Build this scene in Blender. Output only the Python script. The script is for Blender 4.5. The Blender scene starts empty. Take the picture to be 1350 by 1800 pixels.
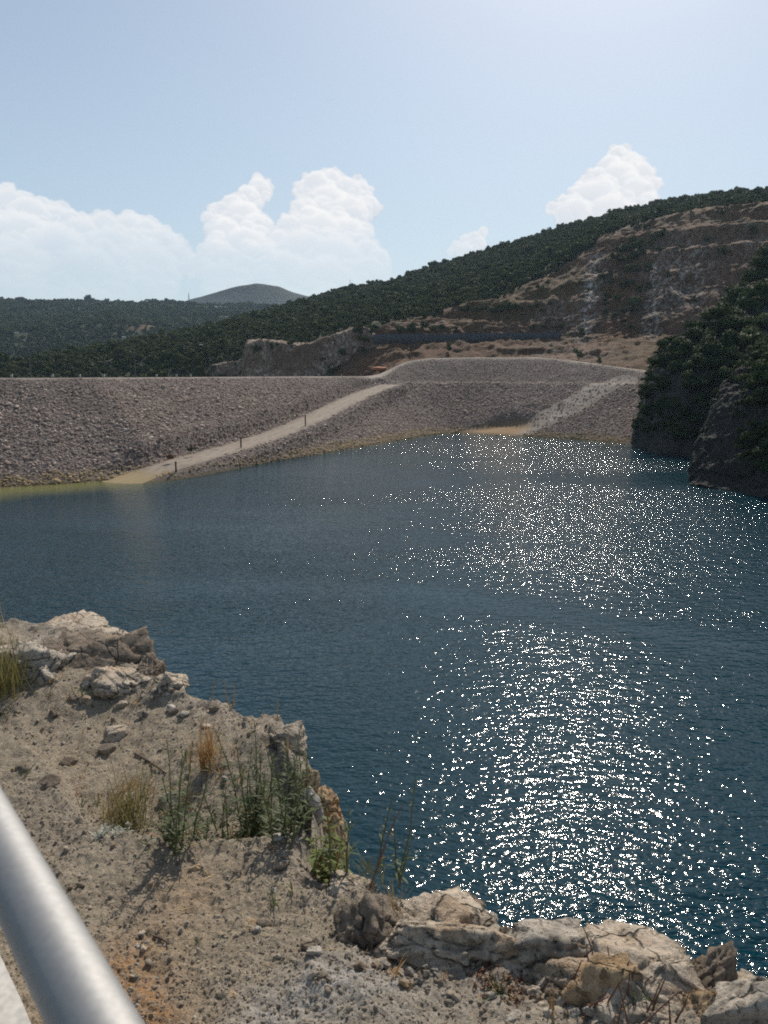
import bpy, bmesh, math, random
import numpy as np
from mathutils import Vector, Matrix, Euler

random.seed(7)
RNG = np.random.default_rng(11)
R = math.radians
scene = bpy.context.scene
COL = scene.collection

# ------------------------------------------------------------------ camera
FPX, CXP, CYP = 1400.0, 675.0, 900.0          # focal length and centre, in pixels of a 1350 x 1800 frame
PITCH = math.atan((900 - 657) / FPX)
cam_data = bpy.data.cameras.new('camera')
cam = bpy.data.objects.new('camera', cam_data)
COL.objects.link(cam)
cam.location = (0, 0, 0)
cam.rotation_euler = (math.pi / 2 - PITCH, 0, 0)
cam_data.sensor_fit = 'VERTICAL'
cam_data.sensor_height = 36.0
cam_data.lens = FPX / 1800 * 36.0
cam_data.clip_start = 0.05
cam_data.clip_end = 30000
cam_data.dof.use_dof = True
cam_data.dof.focus_distance = 14.0
cam_data.dof.aperture_fstop = 15.0
scene.camera = cam

# ------------------------------------------------------------------ light, sky, exposure
SUN_AZ, SUN_EL = R(15.5), R(43.0)             # azimuth clockwise from +Y (the view direction)
SUN_DIR = Vector((math.sin(SUN_AZ) * math.cos(SUN_EL), math.cos(SUN_AZ) * math.cos(SUN_EL), math.sin(SUN_EL)))
sun_data = bpy.data.lights.new('sun', 'SUN')
sun_data.energy = 4.7
sun_data.angle = R(0.53)
sun_data.color = (1.0, 0.93, 0.82)
sun = bpy.data.objects.new('sun', sun_data)
sun.rotation_euler = (-SUN_DIR).to_track_quat('-Z', 'Y').to_euler()
COL.objects.link(sun)

scene.view_settings.view_transform = 'Standard'
scene.view_settings.look = 'None'
scene.view_settings.exposure = -0.05
scene.view_settings.gamma = 1.0
scene.view_settings.use_curve_mapping = False
scene.cycles.use_adaptive_sampling = False
scene.cycles.max_bounces = 6
scene.cycles.diffuse_bounces = 2
scene.cycles.glossy_bounces = 2
scene.cycles.transmission_bounces = 2
scene.cycles.transparent_max_bounces = 10
scene.cycles.volume_bounces = 0
scene.cycles.use_denoising = False
scene.cycles.pixel_filter_type = 'BLACKMAN_HARRIS'
scene.cycles.filter_width = 1.9


class NT:
    """small helper to build node trees"""
    def __init__(self, tree):
        self.t = tree
        self.n = tree.nodes
        self.l = tree.links

    def new(self, typ, **kw):
        nd = self.n.new(typ)
        for k, v in kw.items():
            setattr(nd, k, v)
        return nd

    def put(self, sock, v):
        if isinstance(v, bpy.types.NodeSocket):
            self.l.new(v, sock)
        elif v is not None:
            if isinstance(v, (tuple, list)) and len(v) == 3 and sock.type == 'RGBA':
                v = (*v, 1.0)
            sock.default_value = v

    def math(self, op, a, b=None, c=None, clamp=False):
        nd = self.new('ShaderNodeMath', operation=op)
        nd.use_clamp = clamp
        self.put(nd.inputs[0], a)
        if b is not None:
            self.put(nd.inputs[1], b)
        if c is not None:
            self.put(nd.inputs[2], c)
        return nd.outputs[0]

    def vmath(self, op, a, b=None, out=0):
        nd = self.new('ShaderNodeVectorMath', operation=op)
        self.put(nd.inputs[0], a)
        if b is not None:
            self.put(nd.inputs['Scale'] if op == 'SCALE' else nd.inputs[1], b)
        return nd.outputs[out]

    def mix(self, f, a, b, blend='MIX'):
        nd = self.new('ShaderNodeMix', data_type='RGBA', blend_type=blend)
        nd.clamp_factor = True
        self.put(nd.inputs[0], f)
        self.put(nd.inputs[6], a)
        self.put(nd.inputs[7], b)
        return nd.outputs[2]

    def remap(self, v, a, b, c=0.0, d=1.0, smooth=True):
        nd = self.new('ShaderNodeMapRange', interpolation_type='SMOOTHSTEP' if smooth else 'LINEAR')
        self.put(nd.inputs[0], v)
        for i, x in enumerate((a, b, c, d)):
            self.put(nd.inputs[i + 1], x)
        return nd.outputs[0]

    def noise(self, vec, scale, detail=4.0, rough=0.55, dist=0.0, out=0, typ='FBM'):
        nd = self.new('ShaderNodeTexNoise', noise_dimensions='3D', noise_type=typ)
        nd.normalize = True
        if vec is not None:
            self.put(nd.inputs['Vector'], vec)
        nd.inputs['Scale'].default_value = scale
        nd.inputs['Detail'].default_value = detail
        nd.inputs['Roughness'].default_value = rough
        nd.inputs['Distortion'].default_value = dist
        return nd.outputs[out]

    def voronoi(self, vec, scale, feature='F1', out=0, rnd=1.0):
        nd = self.new('ShaderNodeTexVoronoi', voronoi_dimensions='3D', feature=feature)
        if vec is not None:
            self.put(nd.inputs['Vector'], vec)
        nd.inputs['Scale'].default_value = scale
        nd.inputs['Randomness'].default_value = rnd
        return nd.outputs[out]

    def mapping(self, vec, scale=(1, 1, 1), rot=(0, 0, 0), loc=(0, 0, 0)):
        nd = self.new('ShaderNodeMapping')
        self.put(nd.inputs['Vector'], vec)
        nd.inputs['Scale'].default_value = scale
        nd.inputs['Rotation'].default_value = rot
        nd.inputs['Location'].default_value = loc
        return nd.outputs[0]

    def sep(self, vec):
        nd = self.new('ShaderNodeSeparateXYZ')
        self.put(nd.inputs[0], vec)
        return nd.outputs

    def comb(self, x, y, z):
        nd = self.new('ShaderNodeCombineXYZ')
        for i, v in enumerate((x, y, z)):
            self.put(nd.inputs[i], v)
        return nd.outputs[0]

    def attr(self, name, out='Fac', typ='GEOMETRY'):
        nd = self.new('ShaderNodeAttribute', attribute_type=typ)
        nd.attribute_name = name
        return nd.outputs[out]

    def bump(self, height, strength, dist, normal=None):
        nd = self.new('ShaderNodeBump')
        self.put(nd.inputs['Strength'], strength)
        self.put(nd.inputs['Distance'], dist)
        self.put(nd.inputs['Height'], height)
        if normal is not None:
            self.put(nd.inputs['Normal'], normal)
        return nd.outputs[0]


def pix_dir(px, py):
    """view direction through a pixel of the 1350 x 1800 frame"""
    px = np.asarray(px, float); py = np.asarray(py, float)
    u = (px - CXP) / FPX
    v = -(py - CYP) / FPX
    c, s = math.cos(PITCH), math.sin(PITCH)
    return np.stack([u, c + v * s, -s + v * c], -1)


# ------------------------------------------------------------------ numpy noise
def _hash(ix, iy, iz, seed):
    with np.errstate(over='ignore'):
        h = (ix.astype(np.uint32) * np.uint32(374761393) + iy.astype(np.uint32) * np.uint32(668265263)
             + iz.astype(np.uint32) * np.uint32(2147483647) + np.uint32((seed * 974711 + 12345) & 0xffffffff))
        h = (h ^ (h >> np.uint32(13))) * np.uint32(1274126177)
        h = (h ^ (h >> np.uint32(16))) * np.uint32(2246822519)
        h = h ^ (h >> np.uint32(13))
    return h.astype(np.float64) / 4294967295.0


def vnoise(p, seed=0):
    p = np.asarray(p, float)
    i = np.floor(p).astype(np.int64)
    f = p - i
    f = f * f * f * (f * (f * 6 - 15) + 10)
    x, y, z = i[..., 0], i[..., 1], i[..., 2]
    out = 0
    for a in (0, 1):
        wx = f[..., 0] if a else 1 - f[..., 0]
        for b in (0, 1):
            wy = f[..., 1] if b else 1 - f[..., 1]
            for c in (0, 1):
                wz = f[..., 2] if c else 1 - f[..., 2]
                out = out + wx * wy * wz * _hash(x + a, y + b, z + c, seed)
    return out * 2 - 1


def fbm(p, octaves=4, gain=0.5, lac=2.07, seed=0, ridged=False):
    p = np.asarray(p, float)
    amp, tot, out = 1.0, 0.0, 0
    for o in range(octaves):
        n = vnoise(p + o * 17.3, seed + o)
        if ridged:
            n = 1 - 2 * np.abs(n)
        out = out + amp * n
        tot += amp
        amp *= gain
        p = p * lac
    return out / tot


def worley2(x, y, seed=0):
    """distance to the nearest feature point and that point's random value"""
    ix = np.floor(x).astype(np.int64); iy = np.floor(y).astype(np.int64)
    best = np.full(x.shape, 9.0); val = np.zeros(x.shape)
    z = np.zeros_like(ix)
    for a in (-1, 0, 1):
        for b in (-1, 0, 1):
            cx, cy = ix + a, iy + b
            fx = cx + _hash(cx, cy, z, seed)
            fy = cy + _hash(cx, cy, z + 1, seed)
            d = np.hypot(x - fx, y - fy)
            m = d < best
            best = np.where(m, d, best)
            val = np.where(m, _hash(cx, cy, z + 2, seed), val)
    return best, val


def worley3(p, seed=0):
    i0 = np.floor(p).astype(np.int64)
    best = np.full(len(p), 9.0); second = np.full(len(p), 9.0); val = np.zeros(len(p))
    for a in (-1, 0, 1):
        for b in (-1, 0, 1):
            for c in (-1, 0, 1):
                x, y, z = i0[:, 0] + a, i0[:, 1] + b, i0[:, 2] + c
                f = np.stack([x + _hash(x, y, z, seed), y + _hash(x, y, z, seed + 1), z + _hash(x, y, z, seed + 2)], -1)
                d = np.linalg.norm(p - f, axis=1)
                m = d < best
                second = np.where(m, best, np.minimum(second, d))
                best = np.where(m, d, best)
                val = np.where(m, _hash(x, y, z, seed + 3), val)
    return best, second - best, val


def sstep(x, a, b):
    t = np.clip((np.asarray(x, float) - a) / (b - a), 0, 1)
    return t * t * (3 - 2 * t)


def smin(a, b, k):
    h = np.clip(0.5 + 0.5 * (b - a) / k, 0, 1)
    return b * (1 - h) + a * h - k * h * (1 - h)


# ---- world: Nishita sky with a milky veil
world = bpy.data.worlds.new('World')
scene.world = world
world.use_nodes = True
W = NT(world.node_tree)
W.n.clear()
sky = W.new('ShaderNodeTexSky', sky_type='NISHITA')
sky.sun_disc = False
sky.sun_elevation = SUN_EL
sky.sun_rotation = SUN_AZ
sky.altitude = 150
sky.air_density = 1.0
sky.dust_density = 1.2
sky.ozone_density = 1.0
tc = W.new('ShaderNodeTexCoord')
dx, dy, dz = W.sep(tc.outputs['Generated'])
# cumulus of the distant sky: billows laid one before the other in tangent coordinates of the view of the horizon,
# each bright along its sunward rim and softly shaded below, written to a generated float image
CLOUD_LUMPS = [
    [(-420, 440, 70), (-330, 420, 70), (-260, 400, 66), (-180, 385, 60), (-110, 372, 55), (-40, 365, 50), (12, 368, 42), (52, 385, 40), (95, 400, 42), (-90, 440, 70), (30, 430, 62), (140, 420, 40), (185, 408, 36), (225, 408, 34),
     (258, 418, 34), (290, 432, 34), (312, 452, 30), (345, 470, 24), (100, 460, 66), (200, 455, 60), (260, 478, 56), (30, 490, 70), (150, 500, 70), (-150, 480, 80)],
    [(458, 334, 24), (436, 350, 24), (408, 362, 22), (382, 375, 20), (366, 386, 13), (425, 385, 36), (395, 415, 36), (450, 400, 28), (430, 440, 46), (385, 460, 40), (462, 470, 48), (400, 500, 44),
     (532, 335, 18), (556, 322, 22), (585, 320, 22), (612, 330, 24), (636, 342, 24), (650, 362, 20), (575, 362, 40), (612, 378, 40), (535, 372, 26), (510, 400, 22), (490, 428, 24), (560, 415, 46), (605, 420, 42), (530, 450, 50), (590, 462, 52), (640, 450, 30),
     (662, 462, 24), (500, 490, 52), (575, 500, 54), (650, 488, 36)],
    [(1088, 278, 22), (1072, 296, 24), (1110, 290, 22), (1130, 306, 22), (1150, 324, 16), (1048, 312, 20), (1034, 328, 20), (1012, 345, 18), (990, 358, 15), (970, 368, 13), (1090, 325, 42), (1050, 352, 40), (1120, 345, 38), (1010, 380, 34), (1080, 385, 46), (1140, 365, 28)],
    [(848, 410, 11), (832, 417, 12), (815, 424, 12), (800, 434, 10), (838, 430, 15), (815, 442, 16), (790, 442, 7)],
]
CX0, CX1, CY0, CY1 = -520, 1400, 215, 560


def cloud_picture():
    rng = np.random.default_rng(5)
    nx, ny = CX1 - CX0, CY1 - CY0
    xx, yy = np.meshgrid(np.arange(nx) + CX0 + 0.5, np.arange(ny) + CY0 + 0.5)
    qq = np.stack([xx, yy, np.zeros_like(xx)], -1)
    wx = 7.0 * fbm(qq / 34, 5, 0.58, seed=1); wy = 7.0 * fbm(qq / 34, 5, 0.58, seed=2)
    wisp = fbm(qq / 9, 4, 0.6, seed=3)
    soft = 0.5 + 0.5 * fbm(qq / 45, 2, seed=4)
    shade = np.zeros((ny, nx)); alpha = np.zeros((ny, nx))
    for bank in CLOUD_LUMPS:
        bil = []
        for (lx, ly, lr) in bank:
            d_ = pix_dir(lx, ly)
            lx, ly, lr = CXP + FPX * d_[0] / d_[1], 657.0 - FPX * d_[2] / d_[1], lr / d_[1]
            bil.append((lx, ly, lr, 0.0))
            for lvl, (cnt, lo, hi) in enumerate(((int(10 + lr * 0.5), 0.28, 0.5), (int(16 + lr * 1.1), 0.12, 0.27))):
                for _ in range(cnt):
                    a_ = rng.uniform(0, 2 * np.pi); rr = lr * math.sqrt(rng.uniform(0.05, 1.0)) * 0.93
                    bil.append((lx + rr * math.cos(a_), ly + rr * math.sin(a_) * 0.92, max(2.6, lr * rng.uniform(lo, hi)), rng.uniform(-0.06, 0.06)))
        bil.sort(key=lambda q: q[1] + q[2] * 0.2 + rng.normal(0, 7))
        for (bx, by, br, tone) in bil:
            x0, x1 = int(max(0, bx - br * 1.3 - 9 - CX0)), int(min(nx, bx + br * 1.3 + 9 - CX0))
            y0, y1 = int(max(0, by - br * 1.3 - 9 - CY0)), int(min(ny, by + br * 1.3 + 9 - CY0))
            if x1 <= x0 or y1 <= y0:
                continue
            sl_ = (slice(y0, y1), slice(x0, x1))
            k_ = min(1.0, 0.35 + br / 40)
            ux = (xx[sl_] + wx[sl_] * k_ - bx) / br; uy = (yy[sl_] + wy[sl_] * k_ - by) / br
            rad = np.hypot(ux, uy) + 0.10 * wisp[sl_]
            w_ = 0.10 + 0.22 * soft[sl_]
            m = 1 - sstep(rad, 1.0 - w_ - 1.0 / br, 1.02)
            # sun stands behind and above, a little to the right: rim light on top, dimmer towards the foot of each billow
            up = -uy * 0.95 + ux * 0.30
            tone_ = 0.36 + 0.30 * sstep(up, -0.7, 1.0) + 0.42 * sstep(rad, 0.55, 1.0) * sstep(up, 0.05, 0.75) + tone
            m2_ = m * (0.75 if br < 14 else 0.9) * sstep(uy, 1.25, -0.1)
            shade[sl_] = shade[sl_] * (1 - m2_) + tone_ * m2_
            alpha[sl_] = np.maximum(alpha[sl_], m * (1 if br > 6 else 0.8))
    # edges against the open sky catch the most light
    shade = np.clip(shade / np.maximum(alpha, 0.25), 0, 1.1)
    def blur(z, n_):
        for _ in range(n_):
            z = (np.roll(z, 1, 0) + 2 * z + np.roll(z, -1, 0)) / 4
            z = (np.roll(z, 1, 1) + 2 * z + np.roll(z, -1, 1)) / 4
        return z
    shade = blur(shade, 1)
    alpha = blur(alpha, 1)
    low = sstep(yy + 26 * fbm(qq / 70, 3, seed=9), 385, 515)          # the feet of the clouds dissolve in the milky air
    shade = shade * (1 - 0.45 * low) + 0.55 * 0.45 * low
    alpha = alpha * (1 - 0.70 * low) * (0.80 + 0.20 * sstep(xx + 30 * fbm(qq / 60, 2, seed=12), 300, 420))
    s3 = shade[..., None]
    dark = np.array([0.575, 0.645, 0.745]); lite = np.array([1.0, 0.985, 0.97])
    rgb = dark * (1 - s3) + lite * s3
    px_ = np.concatenate([rgb, alpha[..., None]], -1)[::-1].astype(np.float32)
    im = bpy.data.images.new('cumulus', nx, ny, alpha=True, float_buffer=True)
    im.colorspace_settings.name = 'Non-Color'
    im.alpha_mode = 'CHANNEL_PACKED'
    im.pixels.foreach_set(px_.ravel())
    im.update()
    im.pack()
    return im


ysafe = W.math('MAXIMUM', dy, 0.05)
gx = W.math('DIVIDE', dx, ysafe); gz = W.math('DIVIDE', dz, ysafe)
cu = W.math('DIVIDE', W.math('ADD', W.math('MULTIPLY', gx, FPX), CXP - CX0), float(CX1 - CX0))
cv = W.math('DIVIDE', W.math('ADD', W.math('MULTIPLY', gz, FPX), CY1 - 657.0), float(CY1 - CY0))
cim = W.new('ShaderNodeTexImage', interpolation='Cubic', extension='CLIP')
cim.image = cloud_picture()
W.put(cim.inputs[0], W.comb(cu, cv, 0.0))
cloud_a = W.math('MULTIPLY', cim.outputs['Alpha'], W.remap(dy, 0.1, 0.25))
cloud_c = W.vmath('SCALE', cim.outputs['Color'], 10.3)
# thin milky veil in the air towards the horizon
veil = W.remap(dz, 0.0, 0.50, 0.66, 0.22)
skyc = W.mix(veil, sky.outputs[0], (5.7, 7.15, 8.2))
bg = W.new('ShaderNodeBackground')
W.l.new(W.mix(cloud_a, skyc, cloud_c), bg.inputs[0])
bg.inputs[1].default_value = 0.099
wo = W.new('ShaderNodeOutputWorld')
W.l.new(bg.outputs[0], wo.inputs[0])

# ------------------------------------------------------------------ geometry helpers
WATER_Z = -17.0


def at_z(px, py, z):
    d = pix_dir(px, py)
    return d * (z / d[..., 2])[..., None] if d.ndim > 1 else d * (z / d[2])


def at_y(px, py, y):
    d = pix_dir(px, py)
    return d * (y / d[..., 1])[..., None] if d.ndim > 1 else d * (y / d[1])


def make_mesh(name, verts, faces, mat=None, smooth=False, attrs=None):
    """faces: int array (n,3) or (n,4), or a list of such arrays"""
    me = bpy.data.meshes.new(name)
    verts = np.asarray(verts, np.float32)
    if not isinstance(faces, list):
        faces = [faces]
    faces = [np.asarray(f, np.int32) for f in faces if len(f)]
    loops = np.concatenate([f.ravel() for f in faces])
    sizes = np.concatenate([np.full(len(f), f.shape[1], np.int32) for f in faces])
    starts = np.concatenate([[0], np.cumsum(sizes)[:-1]]).astype(np.int32)
    me.vertices.add(len(verts)); me.vertices.foreach_set('co', verts.ravel())
    me.loops.add(len(loops)); me.loops.foreach_set('vertex_index', loops)
    me.polygons.add(len(sizes)); me.polygons.foreach_set('loop_start', starts)
    try:
        me.polygons.foreach_set('loop_total', sizes)
    except Exception:
        pass
    if smooth:
        me.polygons.foreach_set('use_smooth', np.ones(len(sizes), bool))
    for k, v in (attrs or {}).items():
        a = me.attributes.new(k, 'FLOAT', 'POINT')
        a.data.foreach_set('value', np.asarray(v, np.float32).ravel())
    if mat is not None:
        me.materials.append(mat)
    me.update(calc_edges=True)
    me.validate()
    return me


def link(name, data, parent=None, loc=None, rot=None, scale=None):
    o = bpy.data.objects.new(name, data)
    COL.objects.link(o)
    if loc is not None: o.location = loc
    if rot is not None: o.rotation_euler = rot
    if scale is not None: o.scale = scale if hasattr(scale, '__len__') else (scale,) * 3
    if parent is not None: o.parent = parent
    return o


def tag(o, label=None, cat=None, group=None, kind=None):
    if label: o['label'] = label
    if cat: o['category'] = cat
    if group: o['group'] = group
    if kind: o['kind'] = kind
    return o


def grid_faces(r, c):
    i = np.arange(r - 1)[:, None] * c + np.arange(c - 1)[None, :]
    return np.stack([i, i + 1, i + c + 1, i + c], -1).reshape(-1, 4)


def net(ctrl, nr, nc, smooth=0):
    """ctrl (R,C,3) control net -> (nr,nc,3) linearly interpolated in index space, then relaxed"""
    ctrl = np.asarray(ctrl, float)
    Rn, Cn = ctrl.shape[:2]
    rr = np.linspace(0, Rn - 1, nr); cc = np.linspace(0, Cn - 1, nc)
    r0 = np.clip(rr.astype(int), 0, Rn - 2); c0 = np.clip(cc.astype(int), 0, Cn - 2)
    fr = (rr - r0)[:, None, None]; fc = (cc - c0)[None, :, None]
    g = (ctrl[r0][:, c0] * (1 - fr) * (1 - fc) + ctrl[r0 + 1][:, c0] * fr * (1 - fc)
         + ctrl[r0][:, c0 + 1] * (1 - fr) * fc + ctrl[r0 + 1][:, c0 + 1] * fr * fc)
    for _ in range(smooth):
        h = g.copy()
        h[1:-1] = (g[:-2] + 2 * g[1:-1] + g[2:]) / 4
        g2 = h.copy()
        g2[:, 1:-1] = (h[:, :-2] + 2 * h[:, 1:-1] + h[:, 2:]) / 4
        g = g2
    return g


def grid_normals(g):
    du = np.gradient(g, axis=1); dv = np.gradient(g, axis=0)
    n = np.cross(du, dv)
    n /= np.linalg.norm(n, axis=-1, keepdims=True) + 1e-9
    return n


def net_sample(g, n, rng, mask=None):
    """n random points on a grid surface, weighted by cell area (and a per-cell mask)"""
    a = g[1:, :-1] - g[:-1, :-1]; b = g[:-1, 1:] - g[:-1, :-1]
    area = np.linalg.norm(np.cross(a, b), axis=-1)
    if mask is not None:
        area = area * mask[:-1, :-1]
    pr = area.ravel() / area.sum()
    idx = rng.choice(area.size, n, p=pr)
    r, c = np.unravel_index(idx, area.shape)
    u, v = rng.random(n)[:, None], rng.random(n)[:, None]
    p = (g[r, c] * (1 - u) * (1 - v) + g[r + 1, c] * u * (1 - v) + g[r, c + 1] * (1 - u) * v + g[r + 1, c + 1] * u * v)
    return p, r, c


_lib = bpy.data.collections.new('scatter_sources')     # never linked to the scene


def scatter(name, pts, rot, scl, idx, meshes, kind='stuff', label=None):
    """one object that instances small meshes on its own points"""
    n = len(pts)
    me = bpy.data.meshes.new(name)
    me.vertices.add(n); me.vertices.foreach_set('co', np.asarray(pts, np.float32).ravel())
    scl = np.asarray(scl, np.float32)
    if scl.ndim == 1:
        scl = np.repeat(scl[:, None], 3, 1)
    a = me.attributes.new('rot', 'FLOAT_VECTOR', 'POINT'); a.data.foreach_set('vector', np.asarray(rot, np.float32).ravel())
    a = me.attributes.new('scl', 'FLOAT_VECTOR', 'POINT'); a.data.foreach_set('vector', scl.ravel())
    a = me.attributes.new('idx', 'INT', 'POINT'); a.data.foreach_set('value', np.asarray(idx, np.int32))
    coll = bpy.data.collections.new(name + '_sources')
    for k, m in enumerate(meshes):
        so = bpy.data.objects.new(f'{name}_source_{k:02d}', m)
        coll.objects.link(so)
    ng = bpy.data.node_groups.new(name + '_scatter', 'GeometryNodeTree')
    ng.interface.new_socket('Geometry', in_out='INPUT', socket_type='NodeSocketGeometry')
    ng.interface.new_socket('Geometry', in_out='OUTPUT', socket_type='NodeSocketGeometry')
    nd, ln = ng.nodes, ng.links
    gin = nd.new('NodeGroupInput'); gout = nd.new('NodeGroupOutput')
    ci = nd.new('GeometryNodeCollectionInfo')
    ci.inputs['Collection'].default_value = coll
    ci.inputs['Separate Children'].default_value = True
    ci.inputs['Reset Children'].default_value = True
    iop = nd.new('GeometryNodeInstanceOnPoints')
    iop.inputs['Pick Instance'].default_value = True

    def na(nm, typ):
        q = nd.new('GeometryNodeInputNamedAttribute'); q.data_type = typ
        q.inputs[0].default_value = nm
        return q.outputs[0]
    e2r = nd.new('FunctionNodeEulerToRotation')
    ln.new(na('rot', 'FLOAT_VECTOR'), e2r.inputs[0])
    ln.new(gin.outputs[0], iop.inputs['Points'])
    ln.new(ci.outputs[0], iop.inputs['Instance'])
    ln.new(na('idx', 'INT'), iop.inputs['Instance Index'])
    ln.new(e2r.outputs[0], iop.inputs['Rotation'])
    ln.new(na('scl', 'FLOAT_VECTOR'), iop.inputs['Scale'])
    ln.new(iop.outputs[0], gout.inputs[0])
    o = link(name, me)
    o.modifiers.new('scatter', 'NODES').node_group = ng
    tag(o, label, None, None, kind)
    return o


_ico = {}


def ico(sub):
    if sub not in _ico:
        bm = bmesh.new()
        bmesh.ops.create_icosphere(bm, subdivisions=sub, radius=1.0)
        v = np.array([q.co[:] for q in bm.verts]); f = np.array([[w.index for w in q.verts] for q in bm.faces])
        bm.free()
        _ico[sub] = (v / np.linalg.norm(v, axis=1, keepdims=True), f)
    return _ico[sub]


def rock_shape(seed, sub=3, planes=14, cut=(0.55, 1.0), rough=0.05, dims=(1, 1, 0.7), k=0.05, crack=0.0):
    """an angular stone: a ball cut by random planes, softened, then roughened; about 2 units across before dims"""
    rng = np.random.default_rng(seed)
    v, f = ico(sub)
    n = rng.normal(size=(planes, 3)); n /= np.linalg.norm(n, axis=1, keepdims=True)
    d = rng.uniform(cut[0], cut[1], planes)
    dots = np.maximum(v @ n.T, 1e-3)
    r = d[None, :] / dots
    rad = np.ones(len(v)) * 1.08
    for j in range(planes):
        rad = smin(rad, np.minimum(r[:, j], 3), k)
    p = v * rad[:, None]
    if rough > 0:
        rad2 = 1 + rough * fbm(p * 2.2 + seed, 5 if sub > 3 else 3, 0.55, seed=seed)
        if sub > 3:
            rad2 += rough * 0.6 * fbm(p * np.array([5, 5, 9.0]) + seed, 4, 0.6, seed=seed + 3, ridged=True)
        p = p * rad2[:, None]
    if crack > 0:
        # broken into blocks: bedding steps along one direction, joints between blocks, sharp small relief
        wp = p * np.array([1.5, 1.5, 2.1]) + 0.12 * np.stack([vnoise(p * 3 + 11 * i_, seed + i_) for i_ in range(3)], -1)
        _, gap, val = worley3(wp, seed)
        rr_ = 1 + crack * 1.9 * (val - 0.5) - crack * 1.3 * (1 - sstep(gap, 0.0, 0.05))
        n0 = rng.normal(size=3) * np.array([0.6, 0.6, 1.0]); n0 /= np.linalg.norm(n0)
        bed = p @ n0 * 4.2 + 0.35 * vnoise(p * 1.4 + seed, seed + 4)
        fb_ = bed - np.floor(bed)
        rr_ += crack * 0.75 * (np.minimum(fb_ / 0.85, (1 - fb_) / 0.15) - 0.5)
        _, gap, val = worley3(wp * 3.1 + 3.3, seed + 5)
        rr_ += crack * 0.5 * (val - 0.5) - crack * 0.3 * (1 - sstep(gap, 0.0, 0.08))
        rr_ += 0.016 * fbm(p * 13, 4, 0.65, seed=seed + 20) + 0.012 * fbm(p * 7, 3, 0.6, seed=seed + 21, ridged=True)
        p = p * rr_[:, None]
    return p * np.asarray(dims)[None, :], f


# ------------------------------------------------------------------ materials
def new_mat(name):
    m = bpy.data.materials.new(name)
    m.use_nodes = True
    t = NT(m.node_tree)
    t.n.clear()
    out = t.new('ShaderNodeOutputMaterial')
    b = t.new('ShaderNodeBsdfPrincipled')
    t.l.new(b.outputs[0], out.inputs[0])
    b.inputs['Specular IOR Level'].default_value = 0.25
    b.inputs['Roughness'].default_value = 0.9
    return m, t, b, out


def simple_mat(name, col, rough=0.7, metal=0.0, vary=0.15, scale=8.0, spec=0.3):
    m, t, b, out = new_mat(name)
    pos = t.new('ShaderNodeTexCoord').outputs['Object']
    n = t.noise(pos, scale, 4, 0.6)
    dark = tuple(c * (1 - vary * 1.6) for c in col); light = tuple(min(1, c * (1 + vary)) for c in col)
    t.put(b.inputs['Base Color'], t.mix(t.remap(n, 0.3, 0.7), dark, light))
    b.inputs['Roughness'].default_value = rough
    b.inputs['Metallic'].default_value = metal
    b.inputs['Specular IOR Level'].default_value = spec
    return m


def leaf_mat(name, cols, trans=0.22, rough=0.6):
    """foliage: colour varies per object / instance and per leaf clump; some light passes through"""
    m, t, b, out = new_mat(name)
    rnd = t.new('ShaderNodeObjectInfo').outputs['Random']
    pos = t.new('ShaderNodeTexCoord').outputs['Object']
    n = t.noise(pos, 2.3, 3, 0.6)
    c = t.mix(rnd, cols[0], cols[1])
    c = t.mix(t.remap(n, 0.35, 0.7), c, cols[2])
    t.put(b.inputs['Base Color'], c)
    b.inputs['Roughness'].default_value = rough
    b.inputs['Specular IOR Level'].default_value = 0.2
    tr = t.new('ShaderNodeBsdfTranslucent')
    t.put(tr.inputs['Color'], t.mix(0.5, c, cols[2]))
    ms = t.new('ShaderNodeMixShader')
    ms.inputs[0].default_value = trans
    t.l.new(b.outputs[0], ms.inputs[1]); t.l.new(tr.outputs[0], ms.inputs[2])
    t.l.new(ms.outputs[0], out.inputs[0])
    return m


M_LEAF = leaf_mat('maquis_leaves', [(0.032, 0.046, 0.014), (0.068, 0.080, 0.025), (0.076, 0.086, 0.030)], 0.2, 0.8)
M_LEAF_LIGHT = leaf_mat('light_green_leaves', [(0.075, 0.10, 0.032), (0.10, 0.125, 0.045), (0.12, 0.14, 0.055)])
M_LEAF_CLIFF = leaf_mat('cliff_leaves', [(0.024, 0.040, 0.012), (0.054, 0.078, 0.022), (0.044, 0.064, 0.019)], 0.22, 0.8)
M_BARK = simple_mat('bark', (0.10, 0.08, 0.06))


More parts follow.
